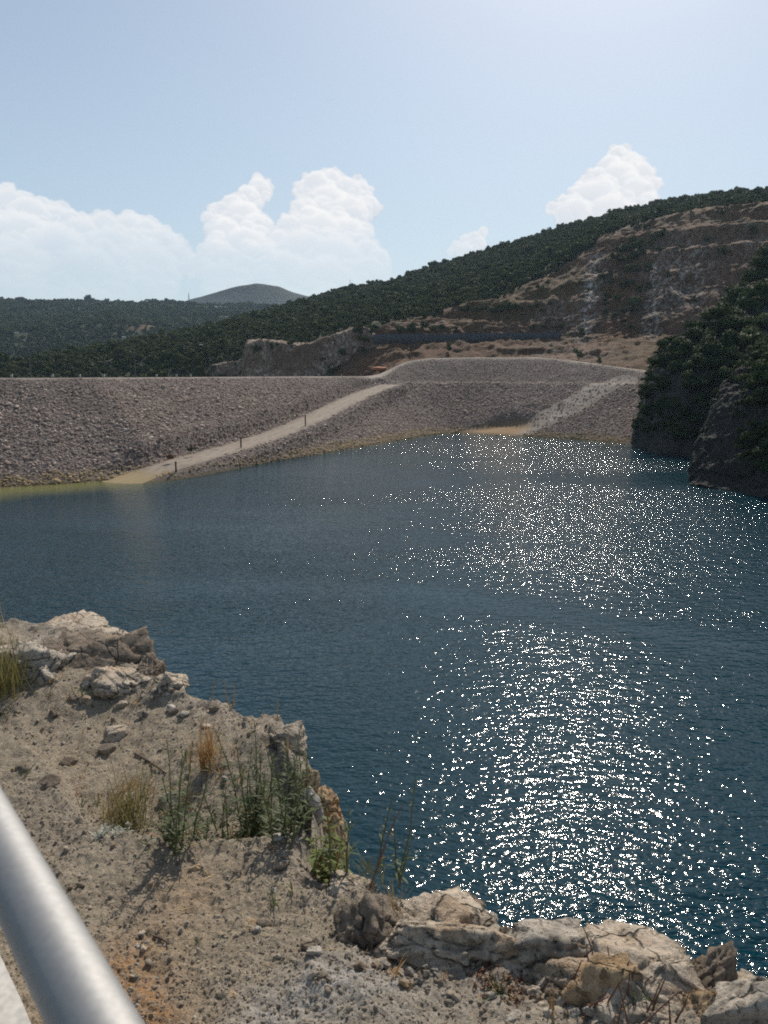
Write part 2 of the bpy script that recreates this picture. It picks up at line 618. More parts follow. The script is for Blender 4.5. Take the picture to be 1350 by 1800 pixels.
def riprap_mat(name, ochre=True):
    m, t, b, out = new_mat(name)
    rnd = t.new('ShaderNodeObjectInfo').outputs['Random']
    geo = t.new('ShaderNodeNewGeometry')
    pos = geo.outputs['Position']
    ramp = t.new('ShaderNodeValToRGB')
    t.l.new(rnd, ramp.inputs[0])
    els = ramp.color_ramp.elements
    els[0].position = 0.0; els[0].color = (0.195, 0.140, 0.115, 1)
    els[1].position = 1.0; els[1].color = (0.52, 0.43, 0.36, 1)
    for pz, cc in ((0.3, (0.295, 0.218, 0.178, 1)), (0.6, (0.37, 0.28, 0.232, 1)), (0.88, (0.47, 0.37, 0.31, 1))):
        e = els.new(pz); e.color = cc
    c = ramp.outputs[0]
    big = t.noise(pos, 0.045, 3, 0.6)
    c = t.mix(t.remap(big, 0.4, 0.66, 0.0, 0.35), c, (0.32, 0.22, 0.16))
    z = t.sep(pos)[2]
    if ochre:
        zj = t.math('ADD', z, t.math('MULTIPLY_ADD', t.noise(pos, 0.25, 2), 1.2, -0.6))
        c = t.mix(t.remap(zj, -14.9, -16.0, 0.0, 0.80), c, (0.40, 0.285, 0.135))
        c = t.mix(t.remap(z, -16.55, -16.95, 0.0, 0.8), c, (0.10, 0.07, 0.03))
    n = t.noise(t.new('ShaderNodeTexCoord').outputs['Object'], 3.0, 4)
    c = t.mix(0.35, c, t.mix(n, (0.05, 0.05, 0.05), (0.95, 0.95, 0.95)), 'OVERLAY')
    t.put(b.inputs['Base Color'], c)
    return m


M_RIPRAP = riprap_mat('riprap_rock')


def limestone(name, base=(0.40, 0.34, 0.28), dark=(0.17, 0.15, 0.13), stain=(0.40, 0.23, 0.10), stain_amt=0.35, scale=1.0, bump=1.0, streak=0.0):
    m, t, b, out = new_mat(name)
    pos = t.new('ShaderNodeNewGeometry').outputs['Position']
    n1 = t.noise(pos, 2.2 * scale, 6, 0.62)
    n2 = t.noise(pos, 9 * scale, 8, 0.68)
    n3 = t.noise(t.mapping(pos, (1, 1, 1), (0, 0, 0), (9, 3, 1)), 3.5 * scale, 5, 0.6)
    n4 = t.noise(pos, 60 * scale, 6, 0.7)
    c = t.mix(t.remap(n2, 0.36, 0.60), dark, base)
    c = t.mix(t.remap(n1, 0.40, 0.62, 0.0, 0.45), c, tuple(min(1, q * 1.35) for q in base))
    c = t.mix(t.math('MULTIPLY', t.remap(n3, 0.52, 0.66), stain_amt), c, stain)
    c = t.mix(t.remap(n4, 0.38, 0.5, 0.5, 0.0), c, dark)
    wv = t.vmath('ADD', pos, t.vmath('SCALE', t.noise(pos, 5 * scale, 3, 0.6, out=1), 0.10 / scale))
    ce = t.voronoi(wv, 3.3 * scale, 'DISTANCE_TO_EDGE')
    ck = t.math('MULTIPLY', t.remap(ce, 0.0, 0.028, 1.0, 0.0), t.remap(n1, 0.42, 0.55))
    pits = t.remap(t.noise(pos, 26 * scale, 3, 0.55), 0.60, 0.68)
    c = t.mix(t.math('MULTIPLY', ck, 0.75), c, tuple(q * 0.45 for q in dark))
    c = t.mix(t.math('MULTIPLY', pits, 0.6), c, tuple(q * 0.6 for q in dark))
    if streak:
        where = t.remap(t.noise(pos, 0.085, 2, 0.5), 0.38, 0.52)
        fine = t.remap(t.noise(t.mapping(pos, (1, 1, 0.35)), 0.9, 6, 0.85), 0.50, 0.57)
        c = t.mix(t.math('MULTIPLY', t.math('MULTIPLY', where, fine), streak), c, (0.46, 0.39, 0.32))
    t.put(b.inputs['Base Color'], c)
    h = t.math('ADD', t.math('MULTIPLY', n2, 0.7), t.math('MULTIPLY', n4, 0.35))
    h = t.math('SUBTRACT', h, t.math('ADD', t.math('MULTIPLY', ck, 0.5), t.math('MULTIPLY', pits, 0.3)))
    t.put(b.inputs['Normal'], t.bump(h, 1.0 * bump, 0.045 / scale))
    return m


def hill_mat(name, forest_floor=(0.045, 0.050, 0.022)):
    """hillside ground: reads vertex masks soil / grass / pale / dark"""
    m, t, b, out = new_mat(name)
    pos = t.new('ShaderNodeNewGeometry').outputs['Position']
    n1 = t.noise(pos, 0.06, 6, 0.62)
    n2 = t.noise(pos, 0.5, 6, 0.68)
    n3 = t.noise(t.mapping(pos, (1, 1, 0.35)), 0.9, 6, 0.75)
    soil = t.mix(t.remap(n2, 0.3, 0.7), (0.092, 0.040, 0.019), (0.215, 0.112, 0.060))
    soil = t.mix(t.remap(n1, 0.45, 0.62, 0, 0.8), soil, (0.078, 0.048, 0.025))
    grass = t.mix(t.remap(n2, 0.3, 0.7), (0.095, 0.058, 0.020), (0.155, 0.10, 0.038))
    c = t.mix(t.math('MULTIPLY', t.attr('soil'), 1.0), forest_floor, soil)
    c = t.mix(t.math('MULTIPLY', t.attr('grass'), t.remap(n1, 0.3, 0.6, 0.35, 1.0)), c, grass)
    pale = t.math('MULTIPLY', t.attr('pale'), t.remap(t.noise(t.mapping(pos, (1, 1, 0.3)), 0.55, 6, 0.85), 0.505, 0.56))
    c = t.mix(pale, c, (0.62, 0.56, 0.50))
    gul = t.math('MULTIPLY', t.attr('scrub'), t.remap(n3, 0.38, 0.55))
    c = t.mix(gul, c, (0.030, 0.028, 0.013))
    t.put(b.inputs['Base Color'], c)
    t.put(b.inputs['Normal'], t.bump(t.math('ADD', n2, n3), 0.8, 1.2))
    return m


M_HILL = hill_mat('hillside_ground')

# ------------------------------------------------------------------ water
SHORE_PX = [(0, 857), (110, 851), (200, 844), (250, 846), (310, 841), (450, 815), (550, 800), (650, 783), (720, 771), (760, 764),
            (800, 761), (870, 765), (940, 769), (1020, 773), (1100, 781), (1250, 790), (1500, 800)]
SHORE = np.array([at_z(a, b, WATER_Z)[:2] for a, b in SHORE_PX])
t0 = np.array([0.456, 0.89])
SHORE = np.concatenate([[SHORE[0] - t0 * 170], SHORE, ])
WPOLY = np.concatenate([SHORE, [[300, 100], [300, -60], [-135, -60]]])


def in_poly(x, y, poly):
    ins = np.zeros(np.shape(x), bool)
    n = len(poly)
    for i in range(n):
        x1, y1 = poly[i]; x2, y2 = poly[(i + 1) % n]
        c = ((y1 > y) != (y2 > y))
        if y1 == y2:
            continue
        xin = (x2 - x1) * (y - y1) / (y2 - y1) + x1
        ins ^= c & (x < xin)
    return ins


def poly_dist(x, y, pts):
    """distance to an open polyline, and the arc-length parameter of the nearest point"""
    best = np.full(np.shape(x), 1e9); par = np.zeros(np.shape(x)); acc = 0
    for i in range(len(pts) - 1):
        a, b = np.asarray(pts[i][:2], float), np.asarray(pts[i + 1][:2], float)
        ab = b - a; L = np.hypot(*ab)
        if L < 1e-9:
            continue
        tt = np.clip(((x - a[0]) * ab[0] + (y - a[1]) * ab[1]) / L ** 2, 0, 1)
        d = np.hypot(x - a[0] - tt * ab[0], y - a[1] - tt * ab[1])
        m = d < best
        best = np.where(m, d, best); par = np.where(m, acc + tt * L, par)
        acc += L
    return best, par


def land_s(x, y):
    d, _ = poly_dist(x, y, SHORE)
    return np.where(in_poly(x, y, WPOLY), -d, d)


def water_mat():
    m, t, b, out = new_mat('lake_water')
    pos = t.new('ShaderNodeNewGeometry').outputs['Position']
    px_, py_, pz_ = t.sep(pos)
    shallow = t.attr('shallow')
    deep = t.mix(t.noise(pos, 0.03, 3), (0.0012, 0.0215, 0.0315), (0.002, 0.028, 0.042))
    c = t.mix(shallow, deep, (0.165, 0.160, 0.058))
    t.put(b.inputs['Base Color'], c)
    b.inputs['IOR'].default_value = 1.333
    b.inputs['Specular IOR Level'].default_value = 0.26
    b.inputs['Roughness'].default_value = 0.070
    # ripples driven by a breeze from the right: long crests, three sizes, in wandering gust patches
    r1 = t.mapping(pos, (0.55, 1.15, 1), (0, 0, R(9)))
    r2 = t.mapping(pos, (0.6, 1.2, 1), (0, 0, R(-14)))
    r3 = t.mapping(pos, (0.8, 1.1, 1), (0, 0, R(24)))
    w = t.math('MULTIPLY', t.noise(r1, 0.8, 1, 0.5), 0.26)
    w = t.math('ADD', w, t.math('MULTIPLY', t.noise(r2, 2.0, 1, 0.5), 0.26))
    w = t.math('ADD', w, t.math('MULTIPLY', t.noise(r3, 4.6, 1, 0.5), 0.135))
    w = t.math('ADD', w, t.math('MULTIPLY', t.noise(r1, 12.0, 1, 0.5), 0.026))
    gust = t.noise(t.mapping(pos, (0.5, 1.0, 1), (0, 0, R(-8))), 0.030, 3, 0.55)
    amp = t.math('MULTIPLY', t.remap(gust, 0.38, 0.58, 0.50, 1.0), t.math('MULTIPLY_ADD', t.attr('calm'), -0.40, 1.0))
    t.put(b.inputs['Normal'], t.bump(w, amp, 0.66))
    return m


xs = np.linspace(-190, 220, 411); ys = np.linspace(-60, 330, 391)
gxx, gyy = np.meshgrid(xs, ys)
gd = land_s(gxx, gyy)
rampx = at_z(215, 850, WATER_Z)
shal = sstep(-gd, 15, 3) * sstep(gxx, rampx[0] + 12, rampx[0] - 8)
shal = np.maximum(shal, 0.55 * np.exp(np.minimum(gd, 0) / 1.6) * sstep(gxx, -20, 0) * sstep(gxx, 65, 55))
calm_line = [at_z(a, b_, WATER_Z)[:2] for a, b_ in [(250, 1035), (500, 1032), (680, 1038), (850, 1058), (1000, 1082), (1150, 1108), (1300, 1140)]]
cd_, cp_ = poly_dist(gxx, gyy, calm_line)
calm = 1 - sstep(cd_, 0.35, 1.0 * np.interp(cp_, [0, 20, 45, 60], [6.5, 6.0, 3.6, 2.2]))
wv = np.stack([gxx, gyy, np.full_like(gxx, WATER_Z)], -1).reshape(-1, 3)
water = link('water', make_mesh('water', wv, grid_faces(len(ys), len(xs)), water_mat(), True, {'shallow': shal, 'calm': calm}))
tag(water, 'dark blue reservoir water glittering under the sun', None, None, 'structure')
bedm = simple_mat('lake_bed_mud', (0.12, 0.10, 0.06))
bed = link('ground', make_mesh('ground', [(-900, -300, -45), (6000, -300, -45), (6000, 9000, -45), (-4500, 9000, -45), (-4500, -300, -45)][0:1] + [(6000, -300, -45), (6000, 9500, -45), (-4500, 9500, -45)] if False else
           [(-6500, -400, -45), (6500, -400, -45), (6500, 9500, -45), (-6500, 9500, -45)], np.array([[0, 1, 2, 3]]), bedm))
tag(bed, None, None, None, 'structure')

# ------------------------------------------------------------------ dam embankment
CREST_Z, BERM_Z = -0.8, -2.8
def mound_top(x):
    return np.interp(x, [-8, -2, 9, 16, 30, 52, 62, 72, 81, 90], [-0.8, 0.6, 4.4, 5.3, 5.6, 5.4, 4.0, 2.0, 0.4, -0.6])


def dam_base(x, y):
    s = land_s(x, y)
    slope = WATER_Z + s / 2.0
    wr = sstep(x, -9, 6)
    top_l = np.full_like(s, CREST_Z); top_r = mound_top(x)
    # left: one slope to the crest, 9 m wide; right: berm, second slope, wavy top
    zl = np.minimum(slope, top_l)
    zr = np.maximum(np.minimum(slope, BERM_Z), np.minimum(WATER_Z + (s - 5.0) / 2.0, top_r))
    zr = np.minimum(zr, slope)
    z = zl * (1 - wr) + zr * wr
    s_top = (1 - wr) * 2 * (CREST_Z - WATER_Z) + wr * (2 * (top_r - WATER_Z) + 5)
    back = np.maximum(s - s_top - 9, 0)
    z = z - np.minimum(back / 2.0, 22 * (1 - wr) + 6.5 * wr)
    return z, s, s_top, wr


# boat ramp: centre line found on the slope itself
RAMP_PX = [(170, 862), (228, 842), (300, 817), (362, 800), (424, 783), (500, 757), (560, 731), (610, 705), (650, 687), (685, 676)]
ramp_pts = []
for (a, b_) in RAMP_PX:
    d = pix_dir(a, b_)
    ts = np.linspace(100, 330, 1500)
    pp = d[None, :] * ts[:, None]
    zz = dam_base(pp[:, 0], pp[:, 1])[0]
    hit = np.argmax(pp[:, 2] < zz)
    if not (pp[:, 2] < zz).any() or b_ > 850:
        pt = at_z(a, b_, WATER_Z - 0.4)
    else:
        pt = pp[hit]
    ramp_pts.append(pt)
ramp_pts = np.array(ramp_pts)
k = np.linspace(0, len(ramp_pts) - 1, 60)
ramp_c = np.stack([np.interp(k, np.arange(len(ramp_pts)), ramp_pts[:, i]) for i in range(3)], -1)
for _ in range(12):
    ramp_c[1:-1] = (ramp_c[:-2] + 2 * ramp_c[1:-1] + ramp_c[2:]) / 4
ramp_len = np.concatenate([[0], np.cumsum(np.linalg.norm(np.diff(ramp_c[:, :2], axis=0), axis=1))])
RAMP_HALF = 3.9


def ramp_z(par):
    return np.interp(par, ramp_len, ramp_c[:, 2])


def dam_z(x, y):
    z, s, s_top, wr = dam_base(x, y)
    rd, rp = poly_dist(x, y, ramp_c)
    bl = 1 - sstep(rd, RAMP_HALF + 0.3, RAMP_HALF + 3.0)
    z = z * (1 - bl) + (ramp_z(rp) - 0.12) * bl
    # small beach of clay in the corner
    bc = at_z(862, 764, WATER_Z)
    bd = np.hypot((x - bc[0]) / 11.5, (y - bc[1]) / 8.0)
    bm_ = (1 - sstep(bd, 0.6, 1.25)) * (s > 0)
    z = z * (1 - bm_) + np.minimum(z, WATER_Z + 0.12 + np.maximum(s, 0) * 0.22) * bm_
    return z, s, s_top, wr, rd, bm_


xs = np.arange(-160, 112, 0.9); ys = np.arange(40, 325, 0.9)
gxx, gyy = np.meshgrid(xs, ys)
dz_, ds_, dst_, dwr_, drd_, dbm_ = dam_z(gxx, gyy)
q = np.stack([gxx, gyy, np.zeros_like(gxx)], -1)
rough = sstep(ds_, 0.5, 3) * (1 - sstep(ds_, dst_ - 1.0, dst_ + 0.5)) * sstep(drd_, RAMP_HALF + 0.2, RAMP_HALF + 2)
dz_ = dz_ + rough * (0.30 * fbm(q * 0.12, 3) + 0.16 * fbm(q * 0.7, 3, seed=4))
dz_ = np.where(ds_ < 0, np.maximum(dz_, -32), dz_)
# light gravel on roads: crest, berm, second track
track_a = [at_y(918, 752, 1)[:3], at_y(1088, 672, 1)[:3]]
def on_slope(px, py):
    d = pix_dir(px, py); ts = np.linspace(120, 330, 1800); pp = d[None] * ts[:, None]
    zz = dam_base(pp[:, 0], pp[:, 1])[0]
    return pp[np.argmax(pp[:, 2] < zz)]
trk = [on_slope(922, 752), on_slope(1005, 712), on_slope(1092, 674)]
tkd, _ = poly_dist(gxx, gyy, trk)
road = 1 - sstep(tkd, 3.0, 6.0)
s_berm = 2 * (BERM_Z - WATER_Z)
road = np.maximum(road * 0.95, 0.22 * dwr_ * sstep(ds_, s_berm - 0.8, s_berm) * (1 - sstep(ds_, s_berm + 4.2, s_berm + 5)))
road = np.maximum(road, sstep(ds_, dst_ - 2.2, dst_ - 0.6) * sstep(gxx, -12, 0))
road = np.maximum(road, 0.7 * sstep(ds_, dst_ - 0.6, dst_) * (1 - sstep(gxx, -12, 0)))
clay = dbm_


def dam_mat():
    m, t, b, out = new_mat('dam_fill')
    pos = t.new('ShaderNodeNewGeometry').outputs['Position']
    n = t.noise(pos, 1.4, 5, 0.7)
    n2 = t.noise(pos, 0.15, 4, 0.6)
    c = t.mix(t.remap(n, 0.35, 0.65), (0.075, 0.058, 0.05), (0.19, 0.15, 0.13))  # fill painted dark to look like shade in the gaps between armour stones
    c = t.mix(t.attr('road'), c, t.mix(t.remap(n2, 0.3, 0.7), (0.24, 0.195, 0.16), (0.34, 0.29, 0.24)))
    c = t.mix(t.attr('clay'), c, t.mix(t.remap(n2, 0.3, 0.7), (0.22, 0.13, 0.06), (0.27, 0.175, 0.085)))
    z = t.sep(pos)[2]
    c = t.mix(t.remap(z, -16.3, -16.95, 0.0, 0.7), c, (0.10, 0.07, 0.03))
    t.put(b.inputs['Base Color'], c)
    t.put(b.inputs['Normal'], t.bump(n, 0.7, 0.4))
    return m


dam = link('dam_embankment', make_mesh('dam_embankment', np.stack([gxx, gyy, dz_], -1).reshape(-1, 3), grid_faces(len(ys), len(xs)), dam_mat(), True,
                                       {'road': road, 'clay': clay}))
tag(dam, 'long rockfill dam embankment with sloping face above the water', None, None, 'structure')
dam_grid = (xs, ys, dz_)


def dam_lookup(x, y):
    fx = (np.asarray(x) - xs0) / 0.9; fy = (np.asarray(y) - ys0) / 0.9
    i = np.clip(fx.astype(int), 0, dam_grid[2].shape[1] - 2); j = np.clip(fy.astype(int), 0, dam_grid[2].shape[0] - 2)
    u, v = fx - i, fy - j
    Z = dam_grid[2]
    return Z[j, i] * (1 - u) * (1 - v) + Z[j, i + 1] * u * (1 - v) + Z[j + 1, i] * (1 - u) * v + Z[j + 1, i + 1] * u * v


xs0, ys0 = xs[0], ys[0]

# the boat ramp's surface
rw = np.linspace(-RAMP_HALF, RAMP_HALF, 33)
tang = np.gradient(ramp_c[:, :2], axis=0); tang /= np.linalg.norm(tang, axis=1, keepdims=True)
nor = np.stack([-tang[:, 1], tang[:, 0]], -1)
edge_j = 0.35 * fbm(np.stack([ramp_len * 0.25, 0 * ramp_len, 0 * ramp_len], -1), 3)
rv = []
for i in range(len(ramp_c)):
    for w_ in rw:
        ww = w_ * (1 + 0.0 * edge_j[i]) + (edge_j[i] if abs(w_) > 3 else 0)
        rv.append((ramp_c[i, 0] + nor[i, 0] * ww, ramp_c[i, 1] + nor[i, 1] * ww, ramp_c[i, 2] + 0.02 - 0.012 * (abs(w_) / RAMP_HALF) ** 2 * 8))


def ramp_mat():
    m, t, b, out = new_mat('ramp_gravel')
    pos = t.new('ShaderNodeNewGeometry').outputs['Position']
    n = t.noise(pos, 0.5, 5, 0.65); n2 = t.noise(pos, 4.0, 4, 0.7)
    streak = t.noise(t.mapping(pos, (1.0, 0.12, 0.1), (0, 0, R(-17))), 1.6, 3, 0.6)
    c = t.mix(t.remap(n, 0.3, 0.7), (0.165, 0.125, 0.095), (0.25, 0.20, 0.155))
    c = t.mix(t.remap(streak, 0.4, 0.62, 0, 0.4), c, (0.31, 0.26, 0.21))
    c = t.mix(t.remap(n2, 0.6, 0.75, 0, 0.5), c, (0.17, 0.13, 0.10))
    c = t.mix(t.math('MULTIPLY', t.attr('rut'), t.remap(n2, 0.3, 0.6, 0.25, 0.7)), c, (0.29, 0.24, 0.19))
    c = t.mix(t.math('MULTIPLY', t.attr('verge'), t.remap(n2, 0.4, 0.6)), c, (0.13, 0.10, 0.08))
    z = t.sep(pos)[2]
    zz = t.math('ADD', z, t.math('MULTIPLY_ADD', n, 1.6, -0.8))
    c = t.mix(t.remap(zz, -15.6, -16.6, 0, 0.7), c, (0.26, 0.19, 0.08))
    t.put(b.inputs['Base Color'], c)
    t.put(b.inputs['Normal'], t.bump(n2, 0.4, 0.08))
    return m


ramp = link('boat_ramp_road', make_mesh('boat_ramp_road', rv, grid_faces(len(ramp_c), len(rw)), ramp_mat(), True,
                                       {'rut': np.tile(np.exp(-((np.abs(rw + 0.3) - 1.0) / 0.38) ** 2), len(ramp_c)), 'verge': np.tile(sstep(np.abs(rw), 2.3, 3.8), len(ramp_c))}))
tag(ramp, 'pale gravel ramp running down the dam face into the water', None, None, 'structure')

# riprap: loose rock armour on the dam face
rip_meshes = []
for s_ in range(7):
    v, f = rock_shape(100 + s_, 2, 9, (0.45, 0.9), 0.0, (1, 0.8, 0.62), 0.02)
    rip_meshes.append(make_mesh('riprap_stone', v, f, M_RIPRAP))
N = 400000
rx = RNG.uniform(-100, 100, N); ry = RNG.uniform(85, 312, N)
z_, s_, st_, wr_, rd_, bm_ = dam_z(rx, ry)
dtk, _ = poly_dist(rx, ry, trk)
onb = wr_ * ((s_ > s_berm - 0.3) & (s_ < s_berm + 4.8))
keep = (s_ > -1.0) & (s_ < st_ - 0.5) & (rd_ > RAMP_HALF - 0.15 + 0.9 * vnoise(np.stack([rx, ry, 0 * rx], -1) * 0.45, 77)) & ((onb < 0.5) | (RNG.random(N) < 0.45)) & (bm_ < 0.35)
keep &= ~((dtk < 4.6) & (RNG.random(N) < 0.80))
rx, ry = rx[keep], ry[keep]; s_ = s_[keep]; rd_ = rd_[keep]; wr_ = wr_[keep]; st_ = st_[keep]
n = len(rx)
size = np.exp(RNG.normal(math.log(0.185), 0.40, n)); size = np.clip(size, 0.12, 0.8)
size *= np.where(s_ > 32.5 * wr_ + 99 * (1 - wr_), 0.72, 1.0)
size *= 1 - 0.35 * sstep(s_, st_ - 6, st_)
rz = dam_lookup(rx, ry) + size * 0.12
rot = np.stack([RNG.normal(0, 0.35, n), RNG.normal(0, 0.35, n), RNG.uniform(0, 6.28, n)], -1)
sc3 = size[:, None] * RNG.uniform(0.75, 1.25, (n, 3))
scatter('riprap_stones', np.stack([rx, ry, rz], -1), rot, sc3, RNG.integers(0, 7, n), rip_meshes, label='grey and brown rock armour covering the dam face')
print('riprap', n)

# ------------------------------------------------------------------ far hills
def row(pts, cols):
    """pts: (px, py, Y) polyline sampled at pixel columns -> 3-D row"""
    p = np.array(pts, float)
    py = np.interp(cols, p[:, 0], p[:, 1]); yy = np.interp(cols, p[:, 0], p[:, 2])
    return np.stack([at_y(a, b_, c_) for a, b_, c_ in zip(cols, py, yy)])


def hill(name, rows, cols, nr, nc, mat, amp, freq, smooth=3, label=None, attrs=None, back=True, seed=0):
    cols = np.array(cols, float)
    ctrl = [row(r_, cols) for r_ in rows]
    if back:
        last = ctrl[-1]
        ctrl.append(last * 1.25 - np.array([0, 0, 1.0]) * (np.abs(last[:, 2:3]) * 0.7 + 20))
    g = net(ctrl, nr, nc, smooth)
    g[..., 2] += amp * fbm(g * freq, 5, 0.5, seed=seed)
    o = link(name, make_mesh(name, g.reshape(-1, 3), grid_faces(nr, nc), mat, True, attrs(g) if attrs else None))
    tag(o, label, None, None, 'structure')
    return o, g


def plain_hill_mat(name, c1_, c2_, fr, fr2):
    m, t, b, out = new_mat(name)
    pos = t.new('ShaderNodeNewGeometry').outputs['Position']
    n1 = t.noise(pos, fr, 5, 0.6); n2 = t.noise(pos, fr2, 4, 0.7)
    c = t.mix(t.remap(n2, 0.35, 0.65), c1_, c2_)
    c = t.mix(t.remap(n1, 0.5, 0.68, 0, 0.7), c, tuple(q * 1.8 for q in c2_))
    t.put(b.inputs['Base Color'], c)
    t.put(b.inputs['Normal'], t.bump(n2, 1.0, 6))
    return m


M_FAR = plain_hill_mat('far_woodland', (0.007, 0.014, 0.013), (0.014, 0.024, 0.021), 0.004, 0.06)  # woodland green pushed to blue, adding haze tint in the colour itself
hill('far_mountain', [[(-100, 560, 8000), (400, 560, 8000)], [(100, 532, 8000), (150, 525, 8000), (178, 521, 8000), (205, 525, 8000), (260, 534, 8000)]],
     range(60, 320, 8), 10, 60, M_FAR, 10, 0.002, 1, 'faint pale mountain top peeping over the flat ridge')
hill('cone_hill', [[(200, 560, 3300), (700, 560, 3300)],
                   [(270, 548, 3600), (320, 530, 3600), (370, 515, 3600), (415, 502, 3600), (452, 495, 3600), (490, 501, 3600), (520, 513, 3600), (560, 524, 3600), (640, 545, 3600)]],
     range(250, 660, 8), 40, 140, M_FAR, 6, 0.006, 1, 'blue hazy cone shaped hill behind the wooded ridge')
far_rows = [[(-700, 700, 800), (0, 690, 800), (700, 690, 800)],
            [(-700, 640, 900), (0, 632, 900), (300, 625, 900), (700, 640, 900)],
            [(-700, 585, 1000), (0, 580, 1000), (150, 572, 1000), (260, 575, 1000), (320, 583, 1050), (700, 600, 1050)],
            [(-700, 578, 1180), (0, 572, 1180), (150, 566, 1180), (260, 568, 1180), (330, 570, 1180), (700, 585, 1180)],
            [(-700, 526, 1600), (0, 526, 1600), (60, 527, 1600), (160, 529, 1600), (330, 534, 1600), (430, 536, 1600), (500, 543, 1600), (560, 552, 1600), (700, 570, 1600)]]


def far_attrs(g):
    x, y = g[..., 0], g[..., 1]
    soil_c = at_y(300, 578, 1080)
    soil = np.exp(-(((x - soil_c[0]) / 32) ** 2 + ((g[..., 2] - soil_c[2] - (x - soil_c[0]) * 0.25) / 5) ** 2))
    pc = at_y(365, 541, 1500)
    pale = np.exp(-(((x - pc[0]) / 55) ** 2 + ((g[..., 2] - pc[2]) / 9) ** 2))
    return {'soil': soil, 'grass': 0 * x, 'pale': pale * 0.9, 'scrub': 0 * x}


far, far_g = hill('far_hill', far_rows, range(-700, 701, 14), 130, 260, M_HILL, 7, 0.012, 2, 'long flat topped wooded ridge across the valley', far_attrs)

# ------------------------------------------------------------------ the wooded hill with its cut brown slope
cols = np.array(list(range(-500, 1750, 15)), float)
R_bot = [(-500, 690, 330), (0, 690, 345), (430, 680, 350), (650, 664, 322), (700, 657, 300), (1000, 656, 296), (1100, 660, 280), (1350, 690, 262), (1750, 690, 255)]
R_w0 = [(-500, 664, 400), (0, 660, 400), (430, 640, 362), (650, 602, 345), (985, 600, 340), (1120, 600, 325), (1350, 610, 300), (1750, 620, 290)]
R_w1 = [(-500, 660, 405), (0, 656, 405), (430, 632, 368), (650, 592, 351), (985, 589, 348), (1120, 590, 333), (1350, 600, 310), (1750, 610, 300)]
R_w2 = [(-500, 655, 410), (0, 650, 410), (430, 622, 372), (650, 572, 360), (800, 565, 362), (985, 558, 357), (1120, 552, 344), (1350, 545, 320), (1750, 540, 312)]
R_w3 = [(-500, 652, 420), (0, 646, 420), (430, 610, 390), (650, 566, 368), (800, 548, 373), (985, 500, 376), (1120, 490, 364), (1350, 480, 341), (1750, 470, 335)]
R_w4 = [(-500, 650, 440), (0, 643, 440), (430, 590, 420), (650, 560, 390), (720, 556, 388), (840, 531, 392), (950, 492, 395), (1060, 432, 398), (1120, 420, 392), (1350, 400, 366), (1750, 380, 360)]
R_w5 = [(-500, 648, 470), (0, 640, 460), (160, 618, 480), (340, 590, 490), (430, 572, 480), (650, 545, 425), (720, 540, 415), (840, 516, 412), (950, 470, 412), (1060, 408, 414), (1160, 384, 408), (1350, 356, 390), (1750, 330, 385)]
R_rdg = [(-500, 650, 500), (0, 645, 520), (160, 619, 550), (340, 583, 590), (430, 558, 620), (540, 528, 660), (600, 509, 690), (690, 497, 700), (740, 476, 700), (850, 443, 690), (920, 419, 680),
         (1000, 398, 670), (1100, 374, 660), (1180, 354, 650), (1260, 343, 640), (1350, 336, 640), (1750, 300, 620)]
hill_rows = [R_bot, R_w0, R_w1, R_w2, R_w3, R_w4, R_w5, R_rdg]


def px_of(g):
    """pixel column / row of world points as seen from the viewpoint (used only to lay out ground cover)"""
    c, s = math.cos(PITCH), math.sin(PITCH)
    f = g[..., 1] * c - g[..., 2] * s
    u = g[..., 0] / f; v = (g[..., 1] * s + g[..., 2] * c) / f
    return CXP + FPX * u, CYP - FPX * v


# upper limit of the cut slope, as plan/height line: px -> py on the hillside
CUT_X = [540, 600, 640, 690, 760, 840, 900, 950, 1000, 1040, 1060, 1100, 1160, 1230, 1350, 1750]
CUT_Y = [720, 640, 600, 566, 552, 532, 512, 490, 462, 432, 412, 398, 384, 370, 353, 330]


def hill_attrs(g):
    X, Y = px_of(g)
    jit = 5 * fbm(g * 0.05, 3, seed=2)
    below = sstep(Y + jit - np.interp(X, CUT_X, CUT_Y), -4, 5)
    soil = below
    grass = below * np.maximum.reduce([
        np.exp(-(((X - 900) / 130) ** 2 + ((Y - (585 - (X - 700) * 0.27)) / 26) ** 2)),
        0.8 * np.exp(-(((X - 1150) / 60) ** 2 + ((Y - 630) / 25) ** 2)),
        0.7 * np.exp(-(((X - 1000) / 60) ** 2 + ((Y - 500) / 22) ** 2)),
        0.55 * sstep(Y, 440, 400) * sstep(X, 1130, 1200)])
    pale = below * np.maximum.reduce([
        np.exp(-(((X - (1045 + (Y - 480) * -0.18)) / 16) ** 2)) * sstep(Y, 430, 455) * (1 - sstep(Y, 590, 620)),
        0.9 * np.exp(-(((X - (1150 - (Y - 500) * 0.08)) / 14) ** 2)) * sstep(Y, 440, 470) * (1 - sstep(Y, 590, 610)),
        0.75 * np.exp(-(((X - 1200) / 55) ** 2 + ((Y - 490) / 70) ** 2)),
        0.5 * np.exp(-(((X - 985) / 50) ** 2 + ((Y - 560) / 25) ** 2)),
        0.45 * np.exp(-(((X - 1330) / 60) ** 2 + ((Y - 430) / 30) ** 2)),
        0.5 * np.exp(-(((X - 740) / 60) ** 2 + ((Y - 572) / 8) ** 2)),
        0.4 * np.exp(-(((X - 1000) / 70) ** 2 + ((Y - 625) / 16) ** 2))])
    scrub = below * np.maximum(0.5 * np.exp(-(((X - 1105) / 28) ** 2 + ((Y - 450) / 40) ** 2)), 0.22)
    return {'soil': soil, 'grass': grass, 'pale': pale, 'scrub': scrub}


